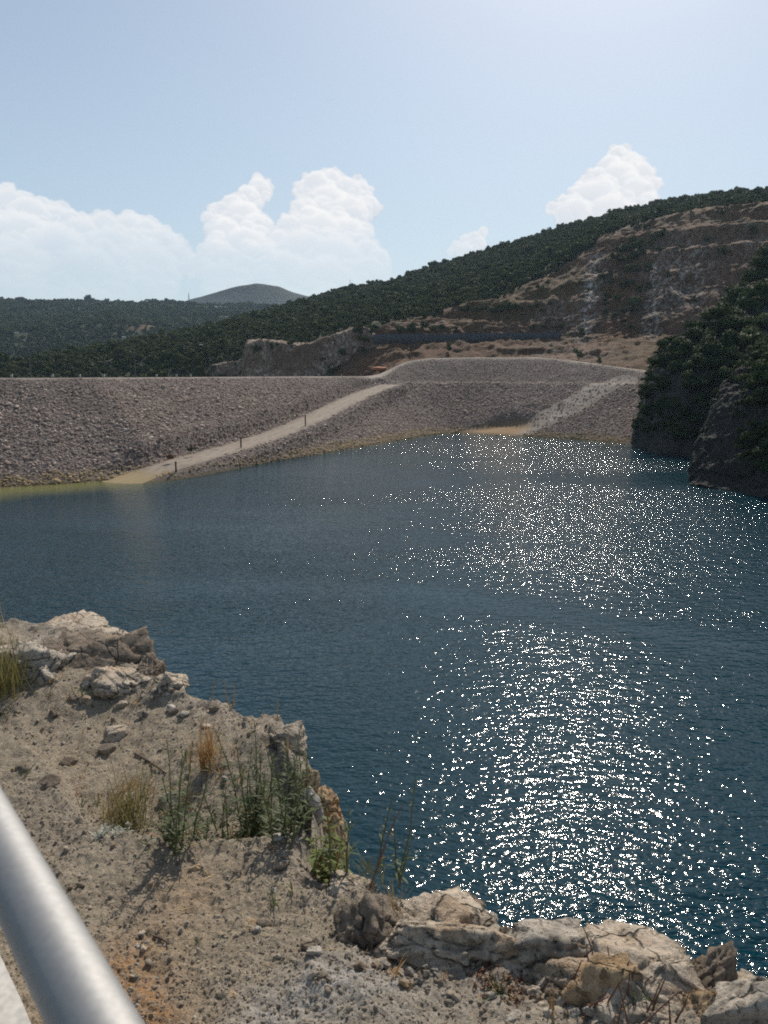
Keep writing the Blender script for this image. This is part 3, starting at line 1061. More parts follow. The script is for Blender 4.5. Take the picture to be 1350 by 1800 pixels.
ctrl = [row(r_, cols) for r_ in hill_rows]
last = ctrl[-1]
ctrl.append(last * 1.35 - np.array([0, 0, 1.0]) * (np.abs(last[:, 2:3]) * 0.75 + 15))
# fine rows everywhere, more where the cut faces are
hg = net(ctrl, 241, 560, 2)
hill_at = hill_attrs(hg)
hn = grid_normals(hg)
ridge = fbm(hg * np.array([0.10, 0.10, 0.025]), 5, 0.55, seed=21, ridged=True)
disp = 2.2 * fbm(hg * 0.02, 5, 0.5, seed=20) + hill_at['soil'] * (2.6 * ridge + 0.9 * fbm(hg * 0.5, 3, seed=5))
stepz = hg[..., 2] / 11.0 + 0.15 * fbm(hg * 0.01, 2, seed=8)
fr_ = stepz - np.floor(stepz)
stair = (np.floor(stepz) + sstep(fr_, 0.42, 0.78) - stepz) * 11.0
hg[..., 2] += disp * 0.55 + hill_at['soil'] * np.clip(0.22 + 0.9 * fbm(hg * np.array([0.006, 0.006, 0.03]), 2, seed=91), 0, 0.8) * stair
hg[..., 1] -= disp * 0.8 * np.clip(hill_at['soil'], 0, 1)
hill_o = link('hillside', make_mesh('hillside', hg.reshape(-1, 3), grid_faces(241, 560), M_HILL, True, hill_at))
tag(hill_o, 'wooded hill whose lower slope is cut away to bare brown rock', None, None, 'structure')

# ---- pale rock cutting at the end of the crest
M_CUT = limestone('cutting_rock', (0.21, 0.14, 0.098), (0.055, 0.034, 0.023), (0.11, 0.055, 0.03), 0.6, 0.30, 1.0, 0.8)


def cliff(name, rows3d, nr, nc, mat, amp, freq, label, smooth=1, seed=0, strat=(0.5, 0.5, 0.5), step=0.0, attrs=None):
    g = net(rows3d, nr, nc, smooth)
    nn = grid_normals(g)
    flip = np.sign((nn * (-g)).sum(-1, keepdims=True).mean())
    nn = nn * flip
    d = amp * (0.6 * fbm(g * freq, 5, 0.55, seed=seed) + 0.6 * fbm(g * freq * np.array([1.6, 1.6, 0.45]), 5, 0.55, seed=seed + 5, ridged=True))
    if step:
        w_, val = worley2((g[..., 0] + g[..., 1] * 0.6) * freq * 2.2, g[..., 2] * freq * 1.6, seed)
        d += step * (val - 0.5)
    g = g + nn * d[..., None]
    o = link(name, make_mesh(name, g.reshape(-1, 3), grid_faces(nr, nc), mat, True, attrs(g) if attrs else None))
    tag(o, label, None, None, 'structure')
    return o, g


cc = [(372, 0), (400, 0), (426, 0), (434, 1), (460, 1), (500, 1), (540, 1), (575, 1), (600, 1), (625, 1), (645, 1), (660, 1), (668, 1)]
top_y = {372: 642, 400: 638, 426: 632, 434: 601, 460: 599, 500: 603, 540: 606, 575: 594, 600: 584, 625: 577, 645: 577, 660: 592, 668: 615}
rows3 = []
for k_, fy in enumerate((0.0, 0.35, 0.7, 1.0)):
    rr_ = []
    for (a, full) in cc:
        y0 = 335 if full else 352
        yb = 672
        rr_.append(at_y(a, yb + (top_y[a] - yb) * fy, y0 + fy * 9))
    rows3.append(rr_)
rows3.append([(q[0] * 1.06, q[1] + 32, q[2] + 1.0) for q in rows3[-1]])
cut, cut_g = cliff('rock_cutting', rows3, 90, 220, M_CUT, 1.0, 0.24, 'pale streaked rock cutting where the dam crest meets the hill', 1, 3, step=1.2)

# ------------------------------------------------------------------ dark cliffs on the shaded side of the water
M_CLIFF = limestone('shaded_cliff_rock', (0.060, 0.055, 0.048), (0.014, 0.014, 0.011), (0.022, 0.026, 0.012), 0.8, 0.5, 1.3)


def wz(px, py):
    return at_z(px, py, WATER_Z)


wl = [(1112, 784), (1132, 789), (1150, 795), (1190, 801), (1235, 804), (1290, 808), (1350, 812), (1480, 820), (1650, 826)]
r0 = [wz(*q) for q in wl]
r_m1 = [q * np.array([1, 1, 1]) + np.array([0, -1.5, -4]) for q in r0]
def lift(pxs, pys, dy_):
    return [at_y(a, b_, q[1] + d_) for a, b_, q, d_ in zip(pxs, pys, r0, dy_)]
r1 = lift([1122, 1138, 1158, 1195, 1240, 1295, 1355, 1480, 1650], [735, 735, 740, 740, 740, 740, 740, 740, 740], [8, 5, 5, 5, 6, 6, 8, 10, 10])
r2 = lift([1134, 1146, 1168, 1205, 1245, 1300, 1360, 1480, 1650], [678, 665, 655, 660, 665, 670, 670, 660, 650], [22, 14, 10, 10, 11, 13, 15, 18, 20])
r3 = lift([1140, 1152, 1172, 1210, 1250, 1305, 1365, 1490, 1650], [655, 635, 612, 610, 610, 600, 590, 560, 540], [34, 26, 18, 19, 23, 30, 34, 40, 45])
r4 = lift([1152, 1166, 1182, 1215, 1255, 1310, 1370, 1500, 1650], [648, 622, 604, 590, 575, 540, 500, 430, 380], [46, 38, 32, 36, 45, 58, 66, 75, 80])
r5 = lift([1165, 1178, 1192, 1222, 1262, 1316, 1376, 1500, 1650], [660, 640, 618, 592, 566, 520, 462, 350, 280], [70, 60, 52, 56, 66, 82, 95, 110, 120])
r6 = [q * 1.35 + np.array([6, 0, -30]) for q in r5]
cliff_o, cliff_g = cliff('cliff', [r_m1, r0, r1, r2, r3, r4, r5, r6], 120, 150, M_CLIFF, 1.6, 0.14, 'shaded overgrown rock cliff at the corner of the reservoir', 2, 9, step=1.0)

sp_rows = []
spur_left = [(1222, 862), (1226, 851), (1240, 806), (1257, 752), (1276, 704), (1300, 670), (1332, 634), (1362, 596)]
spur_mid = [(1300, 880), (1302, 863), (1310, 812), (1318, 752), (1330, 700), (1350, 655), (1380, 612), (1415, 568)]
spur_far = [(1352, 890), (1352, 874), (1360, 815), (1370, 750), (1382, 690), (1405, 635), (1440, 580), (1480, 525)]
spur_out = [(1720, 960), (1720, 938), (1720, 860), (1730, 760), (1740, 660), (1760, 580), (1790, 500), (1830, 420)]
ydep = [-1.5, 0, 2.5, 5.5, 9.5, 15, 23, 36]
for k_ in range(8):
    r_ = []
    yl = wz(1226, 851)[1]; ym = wz(1302, 863)[1]; yf = wz(1352, 874)[1]; yo = wz(1720, 938)[1]
    L = at_y(*spur_left[k_], yl + ydep[k_])
    r_.append(L + np.array([16, 34, -2 if k_ else 0])); r_.append(L + np.array([5, 14, 0])); r_.append(L + np.array([0.8, 4, 0.3])); r_.append(L)
    r_.append(at_y(*spur_mid[k_], ym + ydep[k_])); r_.append(at_y(*spur_far[k_], yf + ydep[k_])); r_.append(at_y(*spur_out[k_], yo + ydep[k_]))
    sp_rows.append(r_)
sp_rows.append([q + np.array([14, 40, -3]) for q in sp_rows[-1]])
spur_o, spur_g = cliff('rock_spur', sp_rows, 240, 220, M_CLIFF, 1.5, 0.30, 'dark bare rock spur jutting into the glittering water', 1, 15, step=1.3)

# ------------------------------------------------------------------ woody plants
def crown_mesh(name, seed, lobes, leaves, leaf, dims, mat, up=0.0):
    """foliage: small leaf sprays on the skin (and a little inside) of several uneven lobes"""
    rng = np.random.default_rng(seed)
    c = rng.normal(size=(lobes, 3)) * np.array(dims) * 0.42
    c[:, 2] = np.abs(c[:, 2]) * 0.9 + dims[2] * 0.35
    r_ = rng.uniform(0.35, 0.62, lobes) * min(dims)
    k_ = rng.choice(lobes, leaves, p=r_ ** 2 / (r_ ** 2).sum())
    d = rng.normal(size=(leaves, 3)); d /= np.linalg.norm(d, axis=1, keepdims=True)
    d[:, 2] = np.where(d[:, 2] < -0.35, -d[:, 2] * 0.5, d[:, 2])
    rad = r_[k_] * rng.uniform(0.72, 1.08, leaves)
    p = c[k_] + d * rad[:, None] * np.array([1, 1, 0.85])
    nrm = d + rng.normal(size=(leaves, 3)) * 0.5 + np.array([0, 0, up])
    nrm /= np.linalg.norm(nrm, axis=1, keepdims=True)
    a = np.cross(nrm, rng.normal(size=(leaves, 3))); a /= np.linalg.norm(a, axis=1, keepdims=True)
    b_ = np.cross(nrm, a)
    s_ = leaf * rng.uniform(0.6, 1.4, leaves)[:, None]
    q0 = p - a * s_; q1 = p + b_ * s_ * 0.62 + nrm * s_ * 0.15; q2 = p + a * s_; q3 = p - b_ * s_ * 0.62 + nrm * s_ * 0.15
    V = np.stack([q0, q1, q2, q3], 1).reshape(-1, 3)
    F = np.arange(len(V)).reshape(-1, 4)
    # dark solid-ish hearts keep the crown from being see-through
    hv, hf = ico(1)
    Hs, Hf, off = [], [], len(V)
    for j in range(lobes):
        Hs.append(hv * r_[j] * 0.66 * np.array([1, 1, 0.85]) + c[j]); Hf.append(hf + off); off += len(hv)
    V = np.concatenate([V] + Hs)
    return make_mesh(name, V, [F, np.concatenate(Hf)], mat)


def tube(pts, radii, seg=6):
    pts = np.asarray(pts, float); n = len(pts)
    t = np.gradient(pts, axis=0); t /= np.linalg.norm(t, axis=1, keepdims=True) + 1e-9
    ref = np.where(np.abs(t[:, 2:3]) > 0.9, np.array([[1.0, 0, 0]]), np.array([[0, 0, 1.0]]))
    a = np.cross(t, ref); a /= np.linalg.norm(a, axis=1, keepdims=True) + 1e-9
    b_ = np.cross(t, a)
    th = np.linspace(0, 2 * np.pi, seg, endpoint=False)
    V = pts[:, None] + (a[:, None] * np.cos(th)[None, :, None] + b_[:, None] * np.sin(th)[None, :, None]) * np.asarray(radii)[:, None, None]
    F = []
    for i in range(n - 1):
        for j in range(seg):
            F.append((i * seg + j, i * seg + (j + 1) % seg, (i + 1) * seg + (j + 1) % seg, (i + 1) * seg + j))
    return V.reshape(-1, 3), np.array(F)


def join(parts):
    V, F, off = [], [], 0
    for v, f in parts:
        V.append(np.asarray(v)); F.append(np.asarray(f) + off); off += len(v)
    return np.concatenate(V), F


def trunk_mesh(name, seed, h, r_, limbs=3):
    rng = np.random.default_rng(seed)
    z = np.linspace(-0.3, h, 6)
    base = np.stack([np.cumsum(rng.normal(0, 0.05 * h, 6)), np.cumsum(rng.normal(0, 0.05 * h, 6)), z], -1)
    base[:, :2] -= base[0, :2]
    parts = [tube(base, np.linspace(r_, r_ * 0.45, 6))]
    for i in range(limbs):
        st = base[rng.integers(2, 5)]
        d = rng.normal(size=3); d[2] = abs(d[2]) + 0.6; d /= np.linalg.norm(d)
        pp = st + d * np.linspace(0, h * 0.6, 4)[:, None] + rng.normal(0, 0.03 * h, (4, 3)) * np.linspace(0, 1, 4)[:, None]
        parts.append(tube(pp, np.linspace(r_ * 0.5, r_ * 0.15, 4), 5))
    V, F = join(parts)
    return make_mesh(name, V, F, M_BARK)


# far woodland, one mass per slope
far_bush = [crown_mesh('bush_clump', 300 + i, 4, 120, 0.20, (0.9, 0.9, 0.8), M_LEAF, 0.2) for i in range(5)]
hm = (1 - hill_at['soil'])
hX, hY = px_of(hg)
hm = hm * (hX > -520) * (hX < 1620) * (np.arange(241)[:, None] < 222)
p, r_i, c_i = net_sample(hg, 50000, RNG, hm * (0.35 + 0.65 * sstep(fbm(hg * 0.015, 3, seed=31), -0.35, 0.0)))
n = len(p)
scl = np.exp(RNG.normal(math.log(1.55), 0.36, n))
scatter('hill_woodland', p - np.array([0, 0, 0.3]), np.stack([RNG.normal(0, 0.1, n), RNG.normal(0, 0.1, n), RNG.uniform(0, 6.28, n)], -1),
        scl[:, None] * RNG.uniform(0.8, 1.25, (n, 3)), RNG.integers(0, 5, n), far_bush, label='dense dark green maquis covering the hill up to the skyline')
fX, fY = px_of(far_g)
fm = (fX > -720) * (fX < 720) * (np.arange(130)[:, None] < 106) * np.where(far_attrs(far_g)['soil'] + far_attrs(far_g)['pale'] > 0.4, 0.15, 1.0)
p, r_i, c_i = net_sample(far_g, 34000, RNG, fm)
n = len(p)
scatter('far_woodland', p - np.array([0, 0, 0.5]), np.stack([RNG.normal(0, 0.1, n), RNG.normal(0, 0.1, n), RNG.uniform(0, 6.28, n)], -1),
        np.exp(RNG.normal(math.log(3.6), 0.3, n))[:, None] * RNG.uniform(0.8, 1.2, (n, 3)), RNG.integers(0, 5, n), far_bush, label='hazy woodland blanketing the flat topped ridge across the valley')

# ---- single trees and bushes: one prototype mesh pair per kind, copied in loops
def tree_kind(i, mat, dims, lobes, leaves, leaf, h):
    return (crown_mesh('crown', 500 + i, lobes, leaves, leaf, dims, mat, 0.15), trunk_mesh('trunk', 600 + i, h, 0.06))


BIG_TREES = [tree_kind(i, M_LEAF_CLIFF, (1.0 + 0.15 * (i % 2), 0.95, 0.85 + 0.2 * (i % 3)), 7 + i % 3, 1500, 0.085, 0.75) for i in range(5)]
LIGHT_TREES = [tree_kind(10 + i, M_LEAF_LIGHT, (0.8, 0.8, 1.15), 6, 700, 0.10, 0.9) for i in range(2)]
SMALL_BUSH = [tree_kind(20 + i, M_LEAF, (1.0, 1.0, 0.9), 5, 300, 0.13, 0.35) for i in range(4)]
_proto = {}


def plant_tree(name, kinds, k_, loc, size, label, cat, group, stretch=1.0):
    """an Empty at the foot with a trunk and a crown below it; later ones are copies of the first"""
    key = (name, id(kinds), k_)
    loc = Vector([float(q) for q in loc])
    rz = RNG.uniform(0, 6.28)
    if key not in _proto:
        root = link(name, None)
        crown_o = link('crown', kinds[k_][0], root)
        trunk_o = link('trunk', kinds[k_][1], root)
        _proto[key] = (root, [crown_o, trunk_o])
        r_ = root
    else:
        src, kids = _proto[key]
        r_ = src.copy(); COL.objects.link(r_)
        for kd in kids:
            c = kd.copy(); COL.objects.link(c); c.parent = r_
    r_.location = loc; r_.rotation_euler = (0, 0, rz); r_.scale = (size, size, size * stretch)
    tag(r_, label, cat, group)
    return r_


def first_hit(g, px, py):
    """point of a grid surface that lies closest to a line of sight"""
    X, Y = px_of(g)
    dd = (X - px) ** 2 + (Y - py) ** 2
    near = dd < 9
    if near.any():
        dep = np.where(near, g[..., 1], 1e9)
        return g.reshape(-1, 3)[np.argmin(dep)]
    return g.reshape(-1, 3)[np.argmin(dd)]


# far part of the shaded cliff: trees on the ledges and along the top
CLIFF_TREES = [  # px, py of the crown centre, crown width in px, light?
    (1188, 602, 46, 0), (1222, 580, 44, 0), (1250, 572, 50, 0), (1262, 545, 44, 0), (1285, 522, 46, 0), (1308, 500, 44, 0), (1330, 478, 46, 0), (1345, 455, 44, 0),
    (1212, 612, 40, 0), (1240, 610, 44, 0), (1272, 590, 50, 0), (1300, 560, 50, 0), (1325, 530, 50, 0), (1345, 505, 48, 0), (1170, 632, 36, 0), (1195, 640, 36, 0),
    (1225, 640, 40, 0), (1255, 632, 44, 0), (1285, 622, 48, 1), (1315, 595, 46, 1), (1340, 565, 46, 1), (1150, 662, 30, 0), (1138, 690, 28, 0), (1165, 675, 28, 0),
    (1158, 712, 30, 0), (1136, 722, 24, 0), (1185, 705, 30, 0), (1215, 675, 34, 0), (1245, 665, 34, 0), (1275, 660, 40, 0), (1305, 640, 40, 0), (1330, 615, 40, 0),
    (1270, 690, 38, 1), (1238, 700, 34, 0), (1205, 725, 30, 0), (1228, 735, 32, 0), (1175, 740, 26, 0), (1190, 757, 28, 0), (1215, 760, 26, 0), (1252, 730, 32, 0),
    (1152, 750, 22, 0), (1136, 754, 16, 0), (1240, 762, 26, 0), (1262, 712, 30, 0), (1285, 682, 36, 0), (1300, 668, 34, 0), (1350, 600, 44, 0), (1360, 540, 44, 0)]
for i_, (a, b_, w_, li) in enumerate(CLIFF_TREES):
    foot = first_hit(cliff_g, a, min(b_ + w_ * 0.30, 776))
    sz = w_ / FPX * foot[1] * 0.62
    if b_ < 606 - (a - 1190) * 0.9 + 30:
        where = 'on the skyline at the low end of the shaded cliff' if a < 1260 else 'on the skyline where the shaded cliff climbs steeply'
    elif b_ > 735:
        where = 'just above the water at the foot of the shaded cliff'
    elif a < 1182:
        where = 'on the cliff edge beside the end of the dam'
    elif b_ > 655:
        where = 'half way up the shaded cliff behind the bare spur'
    else:
        where = 'on the upper slope of the shaded cliff'
    lab = ('pale green tree among dark ones ' if li else ('large dark green tree ' if w_ >= 40 else 'smaller dark green tree ')) + where
    plant_tree('cliff_tree', LIGHT_TREES if li else BIG_TREES, i_ % (2 if li else 5), foot - np.array([0, 0, sz * 0.25]), sz, lab, 'tree',
               ('paler' if li else 'large' if w_ >= 40 else 'smaller') + ' trees ' + where)
SPUR_TREES = [(1345, 622, 46), (1322, 668, 34), (1345, 660, 44), (1310, 700, 26), (1335, 700, 38), (1345, 745, 46), (1325, 762, 36), (1345, 790, 40), (1300, 725, 20), (1340, 815, 30)]
for i_, (a, b_, w_) in enumerate(SPUR_TREES):
    foot = first_hit(spur_g, a, b_ + w_ * 0.3)
    sz = w_ / FPX * foot[1] * 0.62
    plant_tree('spur_bush', BIG_TREES, i_ % 5, foot - np.array([0, 0, sz * 0.3]), sz, ('dark bush high on the bare rock spur' if b_ < 690 else 'dark bush low on the bare rock spur nearer the water'), 'bush', 'bushes high on the rock spur' if b_ < 690 else 'bushes low on the rock spur')

p, r_i, c_i = net_sample(cliff_g, 3600, RNG, (np.arange(120)[:, None] > 22) * np.ones((1, 150)) * (fbm(cliff_g * 0.12, 3, seed=95) > -0.22))
n = len(p)
under_m = [crown_mesh('brush_clump', 340 + i, 4, 220, 0.13, (0.9, 0.9, 0.8), M_LEAF_CLIFF, 0.2) for i in range(3)]
sx_, sy_ = px_of(spur_g)
p2, _, _ = net_sample(spur_g, 1100, RNG, (sx_ > 1296 + 0.0 * sx_) * (np.arange(240)[:, None] > 44) * (fbm(spur_g * 0.16, 3, seed=96) > 0.0))
p = np.concatenate([p, p2]); n = len(p)
scatter('undergrowth', p - np.array([0, 0, 0.15]), np.stack([RNG.normal(0, 0.2, n), RNG.normal(0, 0.2, n), RNG.uniform(0, 6.28, n)], -1),
        np.exp(RNG.normal(math.log(0.85), 0.35, n)), RNG.integers(0, 3, n), under_m, label='dark brush and ivy cloaking the shaded cliffs')

# bushes that can be told apart on the cut slope
hill_cut_bushes = {
    ('low dark bush in the row above the grey panel wall', 'bushes above the panel wall'):
        [(812, 540, 14), (826, 541, 13), (838, 543, 12), (848, 540, 13), (866, 543, 14), (880, 541, 17), (893, 540, 18), (905, 541, 17), (918, 539, 12), (932, 541, 10), (945, 536, 12), (952, 545, 9), (968, 533, 9)],
    ('dark shrub on the brown bench between panel wall and yellow grass', 'shrubs on the brown bench'):
        [(705, 575, 20), (722, 576, 18), (745, 572, 16), (764, 574, 17), (780, 570, 12), (800, 578, 13), (935, 575, 12), (958, 572, 12), (985, 572, 14), (1020, 583, 14), (1110, 572, 13)],
    ('dark shrub in the overgrown gully of the cut slope', 'shrubs in the gully'):
        [(1090, 432, 30), (1108, 428, 32), (1124, 430, 28), (1080, 446, 22), (1110, 445, 26), (1130, 445, 18), (1072, 478, 14), (1060, 482, 17), (1102, 468, 22), (1118, 470, 20), (1092, 500, 20), (1106, 492, 20),
         (1070, 515, 16), (1064, 530, 16), (1084, 522, 18), (1098, 540, 17), (1078, 550, 15), (1066, 545, 12), (1122, 505, 20), (1113, 540, 20), (1136, 470, 17), (1138, 500, 16), (1075, 497, 12), (1098, 455, 22), (1094, 560, 13)],
    ('small dark bush dotted over the bare brown slope', 'bushes dotted over the slope'):
        [(1159, 436, 13), (1170, 484, 13), (1198, 434, 9), (1243, 418, 11), (1288, 404, 17), (1319, 409, 15), (1270, 442, 16), (1268, 400, 8), (1176, 516, 8), (1217, 526, 11), (1160, 410, 14), (1135, 395, 13), (1118, 390, 10),
         (1215, 365, 8), (1268, 372, 10), (1278, 358, 12), (950, 502, 9), (965, 494, 8), (942, 505, 10), (987, 503, 8), (1020, 494, 8), (1145, 420, 12), (1052, 475, 9), (1165, 400, 9), (1300, 348, 12), (1330, 345, 14), (1316, 352, 12)],
}
for (lab, gr_), lst in hill_cut_bushes.items():
    for i_, (a, b_, w_) in enumerate(lst):
        foot = first_hit(hg, a, b_ + w_ * 0.35)
        sz = w_ / FPX * foot[1] * (0.50 if 'gully' in lab else 0.60)
        lab_, g_ = lab, gr_
        if 'gully' in lab:
            q_ = 'at the wide top' if b_ < 450 else 'in the middle' if b_ < 505 else 'at the narrow foot'
            lab_ = f"{'large' if w_ >= 20 else 'small'} dark shrub {q_} of the overgrown gully"; g_ = lab_ + ' (several)'
        elif 'dotted' in lab:
            q_ = ('beside the yellow grass of the cut slope' if a < 1060 else 'close under the highest terrace edge' if b_ < 400 else 'on bare rock next to the gully' if a < 1180 else 'on the middle terraces above the dark wood')
            lab_ = f"{'round' if w_ >= 12 else 'tiny'} dark bush {q_}"; g_ = lab_ + ' (several)'
        plant_tree('slope_bush', SMALL_BUSH, i_ % 4, foot - np.array([0, 0, sz * 0.15]), sz, lab_, 'bush', g_, 1.15)
for a, b_, w_, lab in [(1116, 525, 22, 'bright green poplar at the foot of the overgrown gully'), (1138, 462, 15, 'slender light green tree beside the upper gully'),
                       (1289, 398, 14, 'light green tree on the upper terrace of the cut slope'), (1320, 400, 13, 'second light green tree on the upper terrace nearer the dark cliff wood')]:
    foot = first_hit(hg, a, b_ + w_ * 0.6)
    sz = w_ / FPX * foot[1] * 0.62
    plant_tree('light_tree', LIGHT_TREES, 0, foot - np.array([0, 0, sz * 0.1]), sz, lab, 'tree', 'light green trees on the cut slope', 1.3)
for i_, (a, b_, w_, lab) in enumerate([(605, 617, 16, 'dark bush clinging to the middle of the rock cutting'), (637, 622, 18, 'tall dark bush at the foot of the rock cutting'), (628, 580, 20, 'bushy tree on top of the rock cutting'),
                                      (640, 596, 18, 'dark bush just below the rock cutting rim'), (655, 580, 12, 'small bush where rock cutting meets panel wall'), (531, 597, 14, 'rounded bush on the rock cutting rim'),
                                      (452, 612, 13, 'small bush near the rounded end of the rock cutting'), (566, 630, 9, 'thin shrub in a crack of the rock cutting'), (508, 603, 13, 'low bush on the flat top of the rock cutting'),
                                      (543, 590, 16, 'yellowish green bush behind the rock cutting'), (476, 608, 12, 'brownish bush on the rock cutting top edge'), (640, 640, 12, 'green bush beside the orange soil bank')]):
    foot = first_hit(cut_g, a, b_ + w_ * 0.35)
    sz = w_ / FPX * foot[1] * 0.62
    plant_tree('cutting_bush', SMALL_BUSH, i_ % 4, foot - np.array([0, 0, sz * 0.15]), sz, lab, 'bush', 'bushes on the rock cutting', 1.35)
for a, b_, w_, lab in [(790, 612, 13, 'lone tree below the grey panel wall'), (1015, 622, 16, 'pale bush beside the road over the mound'), (1055, 634, 10, 'low shrub at the end of the mound road')]:
    foot = first_hit(hg, a, b_ + w_ * 0.5)
    sz = w_ / FPX * foot[1] * 0.62
    plant_tree('roadside_tree', LIGHT_TREES if 'pale' in lab else SMALL_BUSH, 1, foot - np.array([0, 0, sz * 0.1]), sz, lab, 'tree', None, 1.4)
foot = on_slope(335, 795)
plant_tree('slope_shrub', SMALL_BUSH, 2, foot, 0.75, 'small dark shrub growing beside the gravel ramp', 'bush', None)

# ---- grey panel wall on the bench
M_PANEL = simple_mat('weathered_panel', (0.068, 0.070, 0.080), 0.7, 0.0, 0.12, 0.6)
wall_root = link('panel_wall', None)
tag(wall_root, 'long blue grey wall of upright panels on the brown bench', 'retaining wall')
wl_px = np.linspace(656, 985, 41)
wbase = [at_y(a, np.interp(a, [656, 985], [600.5, 596.0]), 343 - (a - 656) / 330 * 4) for a in wl_px]
wtop = np.interp(wl_px, [656, 760, 985], [588, 587.5, 584])
for i_ in range(40):
    a, b_ = wbase[i_], wbase[i_ + 1]
    mid = (a + b_) / 2; dvec = b_ - a; L = np.hypot(dvec[0], dvec[1])
    ztop = at_y(wl_px[i_], wtop[i_], a[1])[2]
    hgt = ztop - mid[2] + 1.2
    j = 0.06 * (i_ % 2)
    v = np.array([(-L / 2 + 0.03, -0.1 - j, 0), (L / 2 - 0.03, -0.1 - j, 0), (L / 2 - 0.03, 0.15, 0), (-L / 2 + 0.03, 0.15, 0)])
    v = np.concatenate([v, v + (0, 0, hgt)])
    if i_ == 0:
        bxf = np.array([[0, 1, 5, 4], [1, 2, 6, 5], [2, 3, 7, 6], [3, 0, 4, 7], [4, 5, 6, 7], [3, 2, 1, 0]])
    o = link('panel', make_mesh('panel', v, bxf, M_PANEL), wall_root, (mid[0], mid[1] - 1.5, mid[2] - 1.2), (0, 0, math.atan2(dvec[1], dvec[0])))


def box(cx_, cy_, cz_, sx, sy, sz):
    v = np.array([(x, y, z) for z in (-1, 1) for x, y in ((-1, -1), (1, -1), (1, 1), (-1, 1))], float) * (sx / 2, sy / 2, sz / 2) + (cx_, cy_, cz_)
    return v, np.array([[0, 1, 5, 4], [1, 2, 6, 5], [2, 3, 7, 6], [3, 0, 4, 7], [4, 5, 6, 7], [3, 2, 1, 0]])


# ---- lamps on the crest
M_POLE = simple_mat('galvanised_pole', (0.10, 0.11, 0.11), 0.6, 0.2)
M_LAMP = simple_mat('pale_lamp_casing', (0.7, 0.72, 0.72), 0.4)


def crest_point(px, off):
    d = pix_dir(px, 660)
    ts = np.linspace(60, 360, 3000)
    x, y = d[0] * ts, d[1] * ts
    s = land_s(x, y)
    k_ = np.argmax(s > off)
    return np.array([x[k_], y[k_], CREST_Z])


def street_lamp(base, h, label, rz):
    root = link('street_lamp', None, None, base, (0, 0, rz))
    tag(root, label, 'street lamp', 'street lamps along the dam crest')
    v, f = tube([(0, 0, 0), (0, 0, h * 0.5), (0, 0, h)], [0.11, 0.085, 0.06], 8)
    link('pole', make_mesh('pole', v, f, M_POLE), root)
    v, f = tube([(0, 0, h - 0.05), (-0.7, 0, h + 0.25), (-1.6, 0, h + 0.4)], [0.05, 0.045, 0.04], 6)
    link('arm', make_mesh('arm', v, f, M_POLE), root)
    v, f = box(-1.95, 0, h + 0.4, 0.8, 0.32, 0.16)
    link('lamp_head', make_mesh('lamp_head', v, f, M_LAMP), root)
    v, f = box(0, 0, 0.12, 0.4, 0.4, 0.24)
    link('base', make_mesh('base', v, f, M_POLE), root)


for a, hp, lab in [(54, 73, 'tall street lamp on the crest nearest the frame edge, against the dark ridge'), (238, 66, 'street lamp standing alone midway along the dam crest'), (370, 52, 'street lamp on the crest just before the rock cutting')]:
    bp = crest_point(a, 35.5)
    street_lamp(bp, hp / FPX * bp[1], lab, 0.3)
bp = at_y(401, 658, 300); bp[2] = -0.6
street_lamp(bp, 34 / FPX * 300, 'shortest and most distant street lamp, in front of grey cutting rock', 0.3)
# low marker stones on the crest edge
M_STONE = simple_mat('kerb_concrete', (0.33, 0.31, 0.28))
for a in (20, 92, 140, 182, 275, 310, 335, 465, 520, 560, 600):
    bp = crest_point(a, 33.4)
    v, f = box(0, 0, 0.3, 0.35, 0.35, 0.8)
    o = link('marker_stone', make_mesh('marker_stone', v, f, M_STONE), None, bp)
    tag(o, 'small square marker stone on the dam crest edge', 'marker stone', 'marker stones along the dam crest')

# ---- dark mooring posts along the ramp
M_POST = simple_mat('dark_rusted_steel', (0.030, 0.026, 0.024), 0.7, 0.2)
for (a, yt, yb, lab) in [(310, 822, 841, 'dark post standing at the water line'), (424, 779, 797, 'dark post at the middle of the ramp edge'), (537, 741, 759, 'dark post highest up the ramp edge')]:
    foot = on_slope(a, yb - 1) if yb < 835 else at_z(a, yb, WATER_Z)
    h = (yb - yt) / FPX * foot[1] * 1.55
    root = link('mooring_post', None, None, foot)
    tag(root, lab, 'post', 'mooring posts along the ramp')
    v, f = tube([(0, 0, -0.8), (0, 0, h * 0.5), (0, 0, h)], [0.14, 0.14, 0.135], 12)
    link('post', make_mesh('post', v, f, M_POST), root)
    v, f = tube([(0, 0, h - 0.12), (0, 0, h), (0, 0, h + 0.04), (0, 0, h + 0.05)], [0.165, 0.165, 0.15, 0.01], 12)
    link('cap', make_mesh('cap', v, f, M_POST), root)
    v, f = tube([(0, 0, -0.25), (0, 0, 0.0), (0, 0, 0.12)], [0.34, 0.30, 0.22], 12)
    link('footing', make_mesh('footing', v, f, M_STONE), root)

